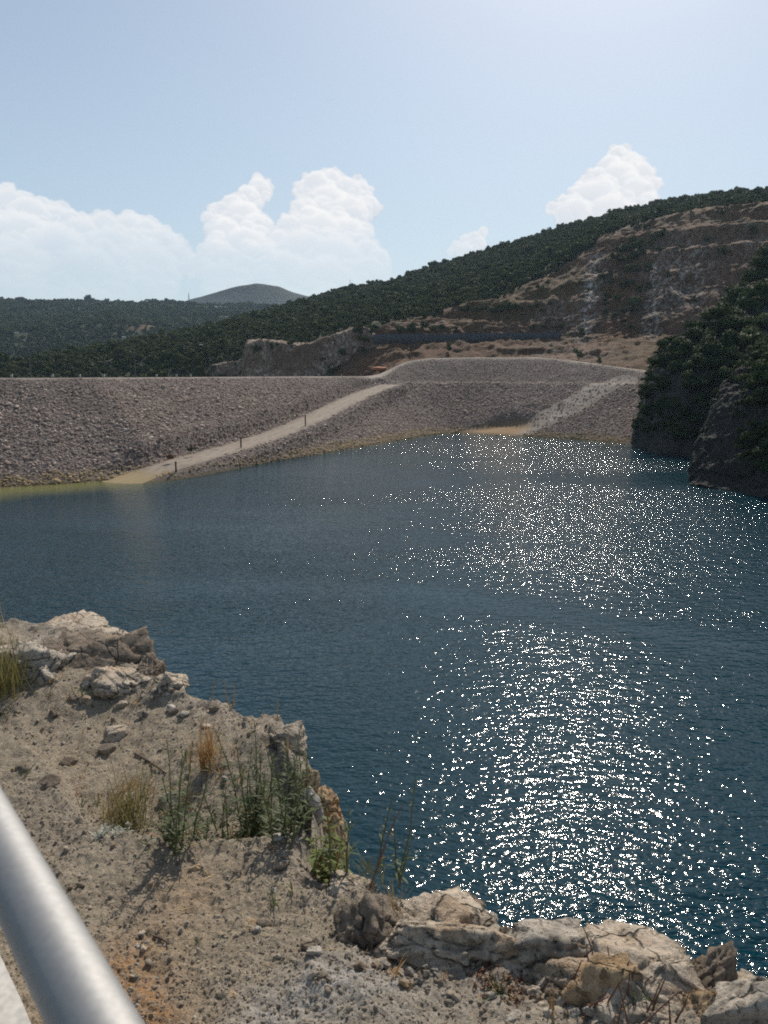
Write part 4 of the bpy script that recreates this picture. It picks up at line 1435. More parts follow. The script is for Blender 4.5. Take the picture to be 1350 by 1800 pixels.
# ---- masts on the ridges
def mast(base, h, label, w_):
    root = link('antenna_mast', None, None, base)
    tag(root, label, 'mast')
    parts = []
    for sx, sy in ((-1, -1), (1, -1), (1, 1), (-1, 1)):
        parts.append(tube([(sx * w_, sy * w_, -3), (sx * w_ * 0.3, sy * w_ * 0.3, h)], [w_ * 0.18, w_ * 0.12], 4))
    for q in np.linspace(0.1, 0.95, 7):
        ww = w_ * (1 - 0.7 * q)
        parts.append(tube([(-ww, -ww, h * q), (ww, -ww, h * (q + 0.06))], [w_ * 0.07] * 2, 4))
        parts.append(tube([(ww, -ww, h * q), (ww, ww, h * (q + 0.06))], [w_ * 0.07] * 2, 4))
    v, f = join(parts)
    link('lattice', make_mesh('lattice', v, f, M_POLE), root)
    v, f = tube([(0, 0, h * 0.95), (0, 0, h * 1.2)], [w_ * 0.15, w_ * 0.08], 5)
    link('aerial', make_mesh('aerial', v, f, M_POLE), root)


fb = first_hit(far_g, 333, 533)
mast(fb, 18 / FPX * fb[1], 'thin mast on the flat ridge beside the blue cone hill', 1.5)
fb = first_hit(hg, 613, 505)
mast(fb, 14 / FPX * fb[1], 'tiny mast on the wooded ridge below the clouds', 0.55)

# ---- orange soil bank by the road, driftwood and a stump by the water
M_ORANGE = simple_mat('orange_clay', (0.36, 0.15, 0.075), 0.9, 0, 0.2, 1.0)
v, f = rock_shape(77, 4, 10, (0.5, 0.9), 0.12, (3.4, 2.0, 1.2), 0.2)
p_ = at_y(664, 648, 318)
o = link('soil_bank', make_mesh('soil_bank', v, f, M_ORANGE, True), None, p_)
tag(o, 'orange soil bank between the rock cutting and the mound road', 'soil bank')
M_DRIFT = simple_mat('red_brown_wood', (0.13, 0.065, 0.04), 0.85, 0, 0.3, 4)
foot = on_slope(298, 806)
root = link('stump', None, None, foot, (0, 0, 0.4)); tag(root, 'reddish brown stump lying at the upper edge of the gravel ramp', 'stump')
v, f = rock_shape(31, 3, 9, (0.5, 0.9), 0.15, (0.75, 0.5, 0.55), 0.05)
link('block', make_mesh('block', v + (0, 0, 0.3), f, M_DRIFT), root)
parts = [tube([(0.2, 0, 0.3), (0.9, 0.2, 0.45), (1.3, 0.3, 0.3)], [0.22, 0.15, 0.05], 7), tube([(-0.3, 0, 0.4), (-0.7, -0.2, 0.75)], [0.16, 0.05], 6), tube([(0.1, 0, 0.5), (0.3, 0.3, 0.95)], [0.13, 0.04], 6)]
v, f = join(parts); link('root_arms', make_mesh('root_arms', v, f, M_DRIFT), root)
foot = at_z(803, 756, WATER_Z + 0.3)
root = link('driftwood', None, None, foot); tag(root, 'brown driftwood branches stranded at the end of the clay beach', 'driftwood')
parts = []
rr = np.random.default_rng(4)
for i_ in range(7):
    a_ = rr.uniform(-0.5, 0.5); L = rr.uniform(1.2, 4.2)
    st = np.array([rr.uniform(-1, 1), rr.uniform(-0.5, 0.5), 0.1])
    parts.append(tube([st, st + (L * 0.5 * math.cos(a_), 0.4, 0.45), st + (L * math.cos(a_), 0.8, rr.uniform(0.1, 0.9))], [0.13, 0.09, 0.03], 6))
v, f = join(parts); link('branches', make_mesh('branches', v, f, M_DRIFT), root)
# largest pale stones that stand out of the rock armour
big_m = []
for s_i in range(4):
    v, f = rock_shape(140 + s_i, 3, 10, (0.45, 0.9), 0.04, (1, 0.75, 0.5), 0.03)
    big_m.append(make_mesh('stone', v, f, M_RIPRAP))
for i_, (a, b_, w_) in enumerate([(16, 712, 14), (30, 716, 10), (105, 775, 14), (150, 743, 9), (240, 705, 11), (290, 752, 12), (296, 757, 10), (282, 771, 11), (320, 707, 10), (200, 745, 10), (60, 800, 11), (385, 784, 9), (60, 740, 9),
                                  (130, 690, 9), (180, 820, 11), (90, 830, 10), (30, 840, 10), (450, 800, 9), (480, 797, 10), (520, 795, 9), (230, 790, 9), (350, 690, 8), (410, 720, 8), (40, 770, 10), (470, 735, 8)]):
    p_ = on_slope(a, b_)
    r_ = w_ / FPX * p_[1] / 2
    o = link('pale_stone', big_m[i_ % 4], None, p_ + np.array([0, 0, r_ * 0.3]), (RNG.normal(0, 0.25), RNG.normal(0, 0.25), RNG.uniform(0, 6)), r_)
    where = 'near the waterline' if b_ > 795 else 'beside the gravel ramp' if a > 270 and b_ > 700 else 'high on the dam face' if b_ < 725 else 'in the middle of the dam face'
    tag(o, f"{'big' if w_ >= 11 else 'medium'} block standing out of the rock armour {where}", 'stone', f"{'big' if w_ >= 11 else 'medium'} blocks in the rock armour {where}")

# ------------------------------------------------------------------ foreground: gravelly cliff top
def gplane(y):
    return -1.50 - 0.075 * (np.asarray(y) - 1.5)


def at_ground(px, py, dz=0.0):
    """meeting point of a line of sight with the mean slope of the cliff top"""
    d = pix_dir(px, py)
    t_ = (-1.50 + 0.075 * 1.5 + dz) / (d[..., 2] + 0.075 * d[..., 1])
    return d * t_[..., None] if d.ndim > 1 else d * t_


EDGE_PX = [(-900, 1060), (-300, 1085), (0, 1092), (120, 1102), (200, 1118), (250, 1142), (285, 1176), (303, 1204), (340, 1226), (390, 1241), (430, 1256), (490, 1272), (522, 1305), (536, 1360), (548, 1420),
           (556, 1470), (580, 1505), (620, 1530), (690, 1550), (760, 1566), (830, 1590), (868, 1618), (886, 1642), (915, 1640), (960, 1632), (1040, 1655), (1064, 1662), (1130, 1648), (1235, 1660), (1285, 1702), (1350, 1728),
           (1480, 1790), (1750, 1930)]
EDGE = np.array([at_ground(*q)[:2] for q in EDGE_PX])
EDGE = np.concatenate([EDGE, [[2.2, 0.9], [2.6, -1.0]]])
GPOLY = np.concatenate([EDGE, [[-12, -1.0], [-14, EDGE[0, 1]]]])


def spot(x, y, px, py, rpx, squash=1.0):
    c = at_ground(px, py)
    rr_ = rpx / FPX * np.linalg.norm(c)
    return np.exp(-(((x - c[0]) / rr_) ** 2 + ((y - c[1]) / (rr_ * squash)) ** 2))


LIP = [at_ground(*q)[:2] for q in [(-200, 1310), (0, 1292), (70, 1330), (110, 1400), (150, 1445), (215, 1476), (300, 1484), (400, 1482), (480, 1474), (545, 1462)]]


def ground_height(x, y, fine=True):
    z = gplane(y).astype(float) if hasattr(y, 'astype') else gplane(y)
    e, _ = poly_dist(x, y, EDGE)
    inside = in_poly(x, y, GPOLY)
    e = np.where(inside, e, -e)
    q = np.stack([x, y, np.zeros_like(x)], -1)
    z = z + 0.045 * fbm(q * 0.9, 3, seed=51)
    # gully behind the front terrace, where the plants grow
    ld, _ = poly_dist(x, y, LIP)
    far_side = in_poly(x, y, np.concatenate([LIP, [EDGE[14], EDGE[10], EDGE[5], EDGE[0], [-9, 6]]]))
    z = z + np.where(far_side, -0.13 * sstep(ld, 0.0, 0.10) * (1 - sstep(ld, 0.25, 0.9)), 0.02 * np.exp(-(ld / 0.15) ** 2))
    # swell of the dirt mound beyond it and heaped rock shelf at the far end
    z = z + 0.10 * spot(x, y, 440, 1330, 130, 1.4) + 0.06 * spot(x, y, 250, 1260, 120, 1.5) + 0.05 * spot(x, y, 120, 1150, 170, 0.9)
    z = z + 0.05 * spot(x, y, 620, 1740, 90, 1.0)
    rocky = np.clip(sstep(e, 0.28, 0.02) + spot(x, y, 150, 1120, 190, 1.3) + 0.8 * spot(x, y, 1130, 1720, 190, 1.0) + 0.7 * spot(x, y, 780, 1600, 90, 0.8), 0, 1)
    if fine:
        w_, v_ = worley2(x * 1.0 / 0.16 + 0.6 * vnoise(q * 7), y / 0.16 + 0.6 * vnoise(q * 7 + 9), 3)
        z = z + rocky * (0.055 * (v_ - 0.4) * sstep(w_, 0.75, 0.3) + 0.05 * fbm(q * 5, 4, 0.55, seed=60, ridged=True))
        z = z + (1 - 0.5 * rocky) * (0.024 * fbm(q * 6, 4, 0.6, seed=61) + 0.014 * fbm(q * 22, 4, 0.65, seed=62))
        w1_, v1_ = worley2(x / 0.055, y / 0.055, 5)
        w2_, v2_ = worley2(x / 0.022, y / 0.022, 6)
        w3_, v3_ = worley2(x / 0.010, y / 0.010, 7)
        clod = sstep(fbm(q * 3.1, 3, seed=66), -0.25, 0.35)
        z = z + (0.35 + 0.65 * clod) * (0.009 * np.maximum(0, v1_ - 0.5) * sstep(w1_, 0.7, 0.1) + 0.0085 * v2_ * sstep(w2_, 0.65, 0.15)) + 0.0045 * v3_ * sstep(w3_, 0.65, 0.15)
    # the edge rounds over, then the cliff falls to the water
    z = z - 0.05 * sstep(e, 0.16, 0.0) ** 2
    out = np.maximum(-e, 0)
    fall = np.where(out < 0.5, out * 3.2 + out ** 2 * 2, 2.1 + (out - 0.5) * 2.6)
    z = np.where(e < 0, z - fall * (1 + 0.25 * fbm(q * 1.2, 3, seed=70)), z)
    return np.maximum(z, WATER_Z - 3), e, rocky


NA, NR = 900, 900
az = np.linspace(R(-56), R(52), NA)
dist = np.concatenate([np.geomspace(0.75, 8.2, NR - 60), np.geomspace(8.35, 26, 60)])
A, D = np.meshgrid(az, dist)
fgx, fgy = D * np.sin(A), D * np.cos(A)
fgz, fge, fgr = ground_height(fgx, fgy)
FG_TABLE = (az, dist, fgz)
pale_m = np.clip(spot(fgx, fgy, 610, 1745, 95, 0.8) + 0.7 * spot(fgx, fgy, 470, 1790, 60) + 0.35 * spot(fgx, fgy, 850, 1760, 120), 0, 1)
rust_m = np.clip(1.1 * spot(fgx, fgy, 200, 1740, 70, 2.0) + 0.75 * spot(fgx, fgy, 260, 1800, 70) + 0.35 * spot(fgx, fgy, 1100, 1690, 80) + 0.5 * spot(fgx, fgy, 700, 1640, 40) + 0.3 * spot(fgx, fgy, 330, 1560, 70), 0, 1)
sand_m = np.clip(0.8 * spot(fgx, fgy, 300, 1640, 130, 1.4) + 0.7 * spot(fgx, fgy, 160, 1240, 110, 1.6), 0, 1)


def soil_mat():
    m, t, b, out = new_mat('gravelly_soil')
    pos = t.new('ShaderNodeNewGeometry').outputs['Position']
    n0 = t.noise(pos, 1.3, 4, 0.6)
    n1 = t.noise(pos, 14, 6, 0.7)
    n2 = t.noise(pos, 90, 5, 0.7)
    vc = t.voronoi(pos, 55, 'F1', 1)
    vc2 = t.voronoi(pos, 120, 'F1', 1)
    vg = t.sep(vc)[0]; vg2 = t.sep(vc2)[0]
    c = t.mix(t.remap(n1, 0.35, 0.65), (0.215, 0.172, 0.122), (0.37, 0.305, 0.222))
    c = t.mix(t.remap(n0, 0.4, 0.6, 0, 0.5), c, (0.285, 0.24, 0.185))
    c = t.mix(t.math('MULTIPLY', t.attr('sand'), 0.7), c, t.mix(n1, (0.29, 0.225, 0.15), (0.38, 0.31, 0.215)))
    c = t.mix(t.math('MULTIPLY', t.attr('rust'), t.remap(n1, 0.3, 0.62, 0.35, 1.0)), c, (0.34, 0.165, 0.058))
    c = t.mix(t.math('MULTIPLY', t.attr('pale'), t.remap(n1, 0.3, 0.55, 0.3, 1.0)), c, (0.40, 0.375, 0.345))
    rk = t.mix(t.remap(n1, 0.38, 0.6), (0.20, 0.17, 0.14), (0.42, 0.355, 0.285))
    c = t.mix(t.math('MULTIPLY', t.attr('rocky'), 0.85), c, rk)
    c = t.mix(t.remap(vg, 0.0, 1.0, 0.0, 0.45, False), c, t.mix(vg2, (0.12, 0.095, 0.072), (0.38, 0.33, 0.265)))
    c = t.mix(t.remap(n2, 0.36, 0.52, 0.30, 0.0), c, (0.15, 0.118, 0.086))
    t.put(b.inputs['Base Color'], c)
    n5 = t.noise(pos, 38, 5, 0.75)
    h = t.math('ADD', t.math('MULTIPLY', n2, 0.5), t.math('MULTIPLY', vg2, 0.25))
    h = t.math('ADD', h, t.math('MULTIPLY', n5, 0.9))
    t.put(b.inputs['Normal'], t.bump(h, 1.0, 0.016))
    return m


M_SOIL = soil_mat()
fg = link('cliff_top_ground', make_mesh('cliff_top_ground', np.stack([fgx, fgy, fgz], -1).reshape(-1, 3), grid_faces(NR, NA), M_SOIL, True,
                                      {'pale': pale_m, 'rust': rust_m, 'sand': sand_m, 'rocky': fgr}))
tag(fg, 'rough gravelly cliff top sloping to a broken rock edge', None, None, 'structure')


def gz_at(x, y):
    x = np.asarray(x, float); y = np.asarray(y, float)
    a_ = np.arctan2(x, y); d_ = np.hypot(x, y)
    ci = np.clip((a_ - az[0]) / (az[1] - az[0]), 0, NA - 1.001)
    ri = np.clip(np.interp(d_, dist, np.arange(NR)), 0, NR - 1.001)
    c0 = ci.astype(int); r0_ = ri.astype(int)
    u, v = ci - c0, ri - r0_
    return fgz[r0_, c0] * (1 - u) * (1 - v) + fgz[r0_, c0 + 1] * u * (1 - v) + fgz[r0_ + 1, c0] * (1 - u) * v + fgz[r0_ + 1, c0 + 1] * u * v


def ground_pt(px, py):
    """where the line of sight really meets the modelled ground"""
    d = pix_dir(px, py)
    ts = np.linspace(0.9, 12, 3000)
    p_ = d[None] * ts[:, None]
    below = p_[:, 2] < gz_at(p_[:, 0], p_[:, 1])
    return p_[np.argmax(below)] if below.any() else at_ground(px, py)


# loose gravel
def gravel_mat():
    m, t, b, out = new_mat('loose_gravel')
    rnd = t.new('ShaderNodeObjectInfo').outputs['Random']
    ramp = t.new('ShaderNodeValToRGB'); t.l.new(rnd, ramp.inputs[0])
    els = ramp.color_ramp.elements
    els[0].position = 0.0; els[0].color = (0.18, 0.14, 0.10, 1)
    els[1].position = 1.0; els[1].color = (0.40, 0.34, 0.27, 1)
    for pz, cc in ((0.35, (0.19, 0.152, 0.112, 1)), (0.8, (0.25, 0.206, 0.155, 1))):
        e = els.new(pz); e.color = cc
    n = t.noise(t.new('ShaderNodeTexCoord').outputs['Object'], 4.0, 4)
    c = t.mix(t.remap(n, 0.35, 0.65, 0.35, 0.0), ramp.outputs[0], (0.20, 0.16, 0.12))
    t.put(b.inputs['Base Color'], c)
    return m


M_GRAVEL = gravel_mat()
gr_m = []
for s_i in range(8):
    v, f = rock_shape(900 + s_i, 2 if s_i < 6 else 1, 9, (0.5, 0.95), 0.0, (1, 0.8, 0.65), 0.04)
    gr_m.append(make_mesh('gravel_grain', v, f, M_GRAVEL))
N = 120000
ga = RNG.uniform(R(-40), R(34), N); gdist = 1.05 * (7.2 / 1.05) ** (RNG.random(N) ** 0.8)
gx_, gy_ = gdist * np.sin(ga), gdist * np.cos(ga)
e_, _ = poly_dist(gx_, gy_, EDGE)
q3 = np.stack([gx_, gy_, 0 * gx_], -1)
dens = sstep(fbm(q3 * 2.2, 3, seed=80), -0.5, 0.4)
keep = in_poly(gx_, gy_, GPOLY) & (e_ > 0.02) & (RNG.random(N) < 0.25 + 0.75 * dens)
gx_, gy_ = gx_[keep], gy_[keep]
n = len(gx_)
gs = np.clip(np.exp(RNG.normal(math.log(0.0031), 0.5, n)), 0.0018, 0.014)
scatter('gravel', np.stack([gx_, gy_, gz_at(gx_, gy_) - gs * 0.05], -1), RNG.uniform(0, 6.28, (n, 3)), gs[:, None] * RNG.uniform(0.7, 1.3, (n, 3)), RNG.integers(0, 8, n), gr_m,
        label='loose grey brown gravel strewn over the cliff top')
print('gravel', n)

# ------------------------------------------------------------------ rocks of the cliff edge, each on its own
M_ROCK = limestone('edge_limestone', (0.52, 0.43, 0.335), (0.20, 0.165, 0.125), (0.36, 0.20, 0.085), 0.4, 1.6)
M_ROCK_GREY = limestone('grey_limestone', (0.47, 0.41, 0.34), (0.20, 0.175, 0.145), (0.30, 0.20, 0.11), 0.25, 1.6)
M_ROCK_OCHRE = limestone('ochre_limestone', (0.46, 0.33, 0.20), (0.25, 0.16, 0.09), (0.50, 0.24, 0.08), 0.9, 1.8)
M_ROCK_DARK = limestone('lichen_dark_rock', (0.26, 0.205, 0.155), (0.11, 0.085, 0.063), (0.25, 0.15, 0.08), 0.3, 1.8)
M_ROCK_PALE = limestone('pale_stone', (0.52, 0.48, 0.42), (0.28, 0.25, 0.22), (0.42, 0.30, 0.18), 0.2, 3.0)
MATS = {'r': M_ROCK, 'g': M_ROCK_GREY, 'o': M_ROCK_OCHRE, 'd': M_ROCK_DARK, 'p': M_ROCK_PALE}


def edge_rock(px, py, w_px, h_px, depth, mat, label, seed, sub=5, yaw=0.0, tilt=(0, 0), sink=0.25, rough=0.09, planes=13, crack=0.05, dz=0.0, low=0.75, name='rock', cat='rock', group=None, cut=(0.5, 0.95)):
    """px,py: middle of the foot line; w_px,h_px: apparent size; depth: front-to-back size relative to the width"""
    base = ground_pt(px, py)
    sl = np.linalg.norm(base)
    w = w_px / FPX * sl
    dep = math.atan2(-base[2], base[1])
    h = max(0.22 * w, (h_px - 0.55 * depth * w_px * math.sin(dep)) / math.cos(dep) / FPX * sl)
    v, f = rock_shape(seed, sub, planes, cut, rough, (0.5, 0.5 * depth, 0.5), 0.012, crack)
    ext = v.max(0) - v.min(0)
    v = v / ext * np.array([w * 1.12, w * depth * 1.12, h * (1 + sink)])
    v[:, 2] -= v[:, 2].min()
    v[:, 2] -= h * sink
    loc = np.array([base[0], base[1] + w * depth * 0.35, base[2] + dz])
    rm = np.array(Euler((tilt[0], tilt[1], yaw)).to_matrix())
    wv_ = v @ rm.T + loc
    top_px = px_of(wv_)[1].min()
    loc[2] -= min(max(((py - h_px) - top_px) / FPX * sl, -0.02), low * (h + 0.13 * w))
    o = link(name, make_mesh(name, v, f, MATS[mat], sub >= 5), None, loc, (tilt[0], tilt[1], yaw))
    return tag(o, label, cat, group)


ER = [
    # far outcrop, upper left
    (60, 1116, 210, 42, 0.9, 'r', 'long low pale rock ridge on the far cliff edge', 1, 5, 0.1, (0.05, 0.06)),
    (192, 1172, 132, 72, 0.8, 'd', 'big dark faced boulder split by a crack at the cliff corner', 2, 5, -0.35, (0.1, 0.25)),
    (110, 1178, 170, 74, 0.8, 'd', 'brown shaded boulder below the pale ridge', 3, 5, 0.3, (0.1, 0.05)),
    (35, 1190, 130, 66, 0.8, 'g', 'bulky grey boulder behind the grass tuft at the frame edge', 5, 5, 0.2, (0, 0)),
    (262, 1190, 52, 44, 0.9, 'd', 'squarish block beside the cracked boulder', 6, 5, 0.6, (0.1, 0.2)),
    (215, 1222, 170, 52, 0.7, 'r', 'flat tan slab sloping under the cracked boulder', 8, 5, -0.15, (-0.12, 0.12)),
    (284, 1216, 38, 36, 1.0, 'r', 'pale jagged rock at the corner above the water', 9, 5, 0.5, (0.1, 0.3)),
    (82, 1200, 44, 34, 0.9, 'g', 'knobbly grey stone at the foot of the brown boulder', 10, 4, 0.5, (0, 0)),
    (295, 1222, 42, 24, 0.9, 'p', 'small pale rubble block at the foot of the jagged rock', 12, 4, 0.2, (0, 0.1)),
    # mound edge
    (505, 1312, 66, 46, 1.0, 'r', 'rounded pale rock on the brink above the tall weeds', 14, 5, 0.2, (0.1, 0.35)),
    (572, 1455, 64, 76, 0.9, 'o', 'orange stained rock face dropping away beside the weeds', 15, 5, 0.1, (0.0, 0.15)),
    (582, 1512, 62, 84, 0.9, 'o', 'lower pale orange rock under the orange stained face', 44, 5, 0.4, (0.0, 0.1)),
    (542, 1395, 34, 50, 1.0, 'o', 'narrow orange rock sliver above the orange face', 16, 4, 0.2, (0, 0.1)),
    (545, 1425, 32, 44, 0.9, 'p', 'white stone wedged against the orange rock face', 17, 4, 0.3, (0, 0)),
    # middle of the near edge
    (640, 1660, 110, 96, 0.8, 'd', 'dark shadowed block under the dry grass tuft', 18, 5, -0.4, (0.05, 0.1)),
    (615, 1565, 76, 36, 0.9, 'r', 'low brownish rock behind the dark block', 19, 5, 0.2, (0, 0.1)),
    (775, 1662, 190, 104, 0.8, 'r', 'wide pale slab sloping to the water', 20, 5, -0.45, (-0.05, 0.22)),
    (808, 1592, 62, 26, 0.8, 'd', 'two small dark stones fused on top of the pale slab', 21, 4, 0.3, (0, 0)),
    (850, 1640, 66, 38, 0.9, 'g', 'grey rounded rock at the notch in the edge', 22, 5, 0.1, (0, 0.15)),
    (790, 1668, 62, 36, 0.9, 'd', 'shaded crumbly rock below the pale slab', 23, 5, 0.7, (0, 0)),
    (850, 1692, 84, 36, 0.8, 'r', 'low broken rock in front of the notch', 24, 5, 0.1, (0, 0)),
    (888, 1672, 26, 26, 0.9, 'p', 'small upright white stone at the notch', 25, 4, 0.2, (0, 0.1)),
    (905, 1668, 54, 42, 0.9, 'd', 'mossy dark rock lump on the right side of the notch', 26, 5, 0.4, (0, 0)),
    (985, 1704, 150, 92, 0.8, 'g', 'pitted grey rock with a bright rim beside the water', 27, 5, 0.1, (0, 0.1)),
    (1130, 1780, 440, 100, 0.45, 'r', 'long low bedrock ledge carrying the stained boulders', 51, 6, 0.05, (-0.05, 0.06)),
    (800, 1694, 280, 78, 0.5, 'r', 'low bedrock ledge under the pale slab and the notch', 52, 6, -0.2, (0, 0.12)),
    (1000, 1735, 150, 90, 0.8, 'd', 'weathered brown ledge filling the gap before the pitted rock', 53, 5, 0.3, (0, 0)),
    # large stained boulder at the right
    (1150, 1812, 270, 168, 0.80, 'r', 'largest boulder, pale top with orange stained cracked face', 28, 6, -0.2, (-0.1, 0.08)),
    (1050, 1782, 170, 110, 0.7, 'o', 'orange lichen covered rock joined to the largest boulder', 29, 5, 0.25, (-0.1, 0)),
    (1075, 1795, 110, 34, 0.7, 'r', 'small tan rock at the foot of the orange lichen rock', 30, 5, 0.1, (0, 0)),
    (1268, 1742, 90, 92, 0.9, 'd', 'fractured dark corner rock with sharp splinters', 31, 5, 0.5, (0.05, 0.3)),
    (1255, 1812, 92, 76, 0.8, 'o', 'angular block with a tan top and black shadow side', 33, 5, 0.45, (0.05, -0.2)),
    (1318, 1772, 96, 72, 0.8, 'r', 'low tan rock between the dark corner rock and the grey slab', 54, 5, 0.2, (0, 0.15)),
    (1345, 1820, 130, 104, 0.8, 'g', 'smooth pale grey slab at the corner of the frame', 34, 5, -0.2, (0, 0.2)),
    (1215, 1806, 50, 22, 0.8, 'p', 'little pale stone by the foot of the angular block', 35, 4, 0.2, (0, 0)),
]
for q in ER:
    (a, b_, w_, h_, dp, mt_, lab, sd, sub_, yw, tl) = q
    edge_rock(a, b_, w_, h_, dp, mt_, lab, 1000 + sd, sub_, yw, tl, crack=0.11, cut=(0.40, 0.95), sink=0.9, rough=0.03, planes=15, low=0.55 if b_ > 1740 else 0.75)
SM = [
    (202, 1300, 38, 26, 'r', 'flat topped pale stone standing out on the dirt slope'), (186, 1326, 26, 20, 'd', 'dark stone just below the flat topped one'), (80, 1382, 34, 22, 'd', 'dark stone sunk in the dirt above the rail'),
    (300, 1425, 42, 34, 'g', 'grey rock half hidden among the tall weeds'), (490, 1478, 20, 14, 'p', 'white flat chip beside the weeds at the lip'), (552, 1680, 26, 18, 'g', 'smooth grey egg shaped pebble with a dark stone behind'),
    (540, 1672, 20, 18, 'd', 'dark pebble touching the egg shaped one'), (720, 1716, 18, 17, 'g', 'round blue grey pebble in front of the rock edge'), (713, 1738, 20, 16, 'o', 'orange brown pebble below the round grey one'),
    (845, 1792, 24, 17, 'p', 'rounded white pebble near the bottom of the frame'), (404, 1755, 18, 14, 'o', 'brown pebble on the smooth sandy patch'), (465, 1798, 18, 12, 'g', 'grey pebble at the bottom edge of the pale patch'),
    (342, 1532, 18, 14, 'o', 'tan cone shaped stone on the front terrace'), (490, 1528, 24, 14, 'd', 'dark flat stone on the front terrace below the white chip'), (500, 1520, 13, 9, 'p', 'small white stone behind the dark flat one'),
    (440, 1627, 22, 14, 'o', 'buff stone beside a dark clod on the terrace'), (462, 1630, 22, 18, 'd', 'dark clod beside the buff stone on the terrace'), (450, 1640, 14, 12, 'p', 'tiny pale stone under the buff stone'),
    (620, 1648, 20, 14, 'p', 'flat cream chip below the dark shadowed block'), (95, 1262, 24, 14, 'd', 'dark stone on the upper dirt slope near the grass tuft'), (130, 1232, 24, 16, 'd', 'brown stone below the rock outcrop'),
    (148, 1240, 22, 18, 'r', 'tan stone next to the brown one below the outcrop'), (213, 1246, 22, 15, 'r', 'lone tan stone in the middle of the upper slope'), (250, 1262, 18, 13, 'g', 'grey stone nearer the edge on the upper slope'),
    (35, 1360, 30, 18, 'd', 'dark slab of dirt crust above the rail'), (120, 1345, 26, 16, 'd', 'second dark crust piece higher above the rail'), (360, 1282, 18, 12, 'r', 'buff stone by the straw coloured grass'),
    (300, 1250, 16, 12, 'p', 'pale stone close to the drop on the upper slope'), (320, 1262, 20, 13, 'g', 'grey stone among rubble near the drop'), (375, 1250, 18, 13, 'd', 'reddish brown stone right on the brink'),
    (180, 1692, 14, 11, 'd', 'dark pebble close beside the rail'), (239, 1668, 16, 10, 'p', 'white pebble on the sandy strip beside the rail'), (140, 1560, 14, 10, 'd', 'dark pebble on rusty sand by the rail'),
    (905, 1752, 20, 12, 'p', 'white stone under the red stonecrop'), (800, 1694, 20, 14, 'p', 'pale stone under the crumbly rock'), (770, 1692, 16, 10, 'g', 'grey chip beside the pale stone under the crumbly rock'),
    (660, 1680, 18, 11, 'g', 'grey stone right of the egg shaped pebble'), (705, 1770, 18, 10, 'g', 'low grey stone in the middle of the gravel'), (600, 1530, 20, 14, 'd', 'shaded stone at the foot of the leafy green plant'),
]
for i_, (a, b_, w_, h_, mt_, lab) in enumerate(SM):
    edge_rock(a, b_, w_, h_, 0.85, mt_, lab, 1200 + i_, 4, RNG.uniform(-0.6, 0.6), (RNG.normal(0, 0.1), RNG.normal(0, 0.1)), 0.3, 0.05, 10, 0.0, name='stone', cat='stone')
# broken rubble in the joints of the rock rim
rub_m = []
for s_i in range(8):
    v, f = rock_shape(1400 + s_i, 4, 13, (0.42, 0.95), 0.04, (1, 0.8, 0.62), 0.012, 0.10)
    rub_m.append(make_mesh('rubble_block', v, f, MATS['rdgr'[s_i % 4]], True))
RUB = [(620, 1700, 12, 'between the dark shadowed block and the gravel'), (760, 1705, 16, 'along the foot of the pale slab'), (900, 1745, 16, 'in front of the notch'), (1000, 1780, 14, 'below the orange lichen rock'),
       (250, 1215, 14, 'along the foot of the far rock outcrop'), (1270, 1785, 10, 'around the angular block')]
for a0, b0, k_, where in RUB:
    for _ in range(k_):
        a = a0 + RNG.normal(0, 44); b_ = b0 + RNG.normal(0, 13)
        g0 = at_ground(a, b_)
        if not in_poly(g0[0], g0[1], GPOLY):
            continue
        p_ = ground_pt(a, b_)
        r_ = float(np.clip(np.exp(RNG.normal(math.log(19), 0.35)), 11, 36)) / FPX * np.linalg.norm(p_) / 2
        o = link('rubble_block', rub_m[RNG.integers(0, 8)], None, (p_[0], p_[1], p_[2] + r_ * 0.1), (RNG.normal(0, 0.4), RNG.normal(0, 0.4), RNG.uniform(0, 6.28)), r_)
        tag(o, 'broken angular rubble block ' + where, 'rock', 'rubble blocks ' + where)
# plain loose stones of the cliff top
st_m = []
for s_i in range(6):
    for mk in 'rgd':
        v, f = rock_shape(1300 + s_i, 3, 10, (0.5, 0.95), 0.05, (1, 0.8, 0.65), 0.05)
        st_m.append(make_mesh('stone', v, f, MATS[mk]))
cnt = 0
while cnt < 150:
    a, b_ = RNG.uniform(-20, 1370), RNG.uniform(1220, 1800)
    g0 = at_ground(a, b_)
    if not in_poly(g0[0], g0[1], GPOLY) or poly_dist(g0[0], g0[1], EDGE)[0] < 0.06 or (a < 260 and b_ > 1380 + (a + 10) * 1.75 - 40):
        continue
    p_ = ground_pt(a, b_)
    wpx = float(np.exp(RNG.normal(math.log(9.5), 0.28)))
    r_ = wpx / FPX * np.linalg.norm(p_) / 2
    o = link('loose_stone', st_m[RNG.integers(0, 18)], None, (p_[0], p_[1], p_[2] + r_ * 0.25), RNG.uniform(0, 6.28, 3), r_)
    where = ('beside the handrail' if a < 330 and b_ > 1560 else 'around the pale gravel patch' if a < 760 and b_ > 1660 else 'between the gravel and the broken rocks' if a >= 760
             else 'on the front terrace below the weeds' if b_ > 1480 else 'on the dirt slope above the weeds' if b_ < 1360 else 'among the weeds and grass tufts')
    kind_ = 'pebble sized' if wpx < 9.5 else 'fist sized'
    tag(o, f'{kind_} loose stone {where}', 'stone', f'{kind_} stones {where}')
    cnt += 1

# ------------------------------------------------------------------ weeds and grasses
def plant_mat(name, cols, trans=0.35):
    return leaf_mat(name, cols, trans, 0.55)


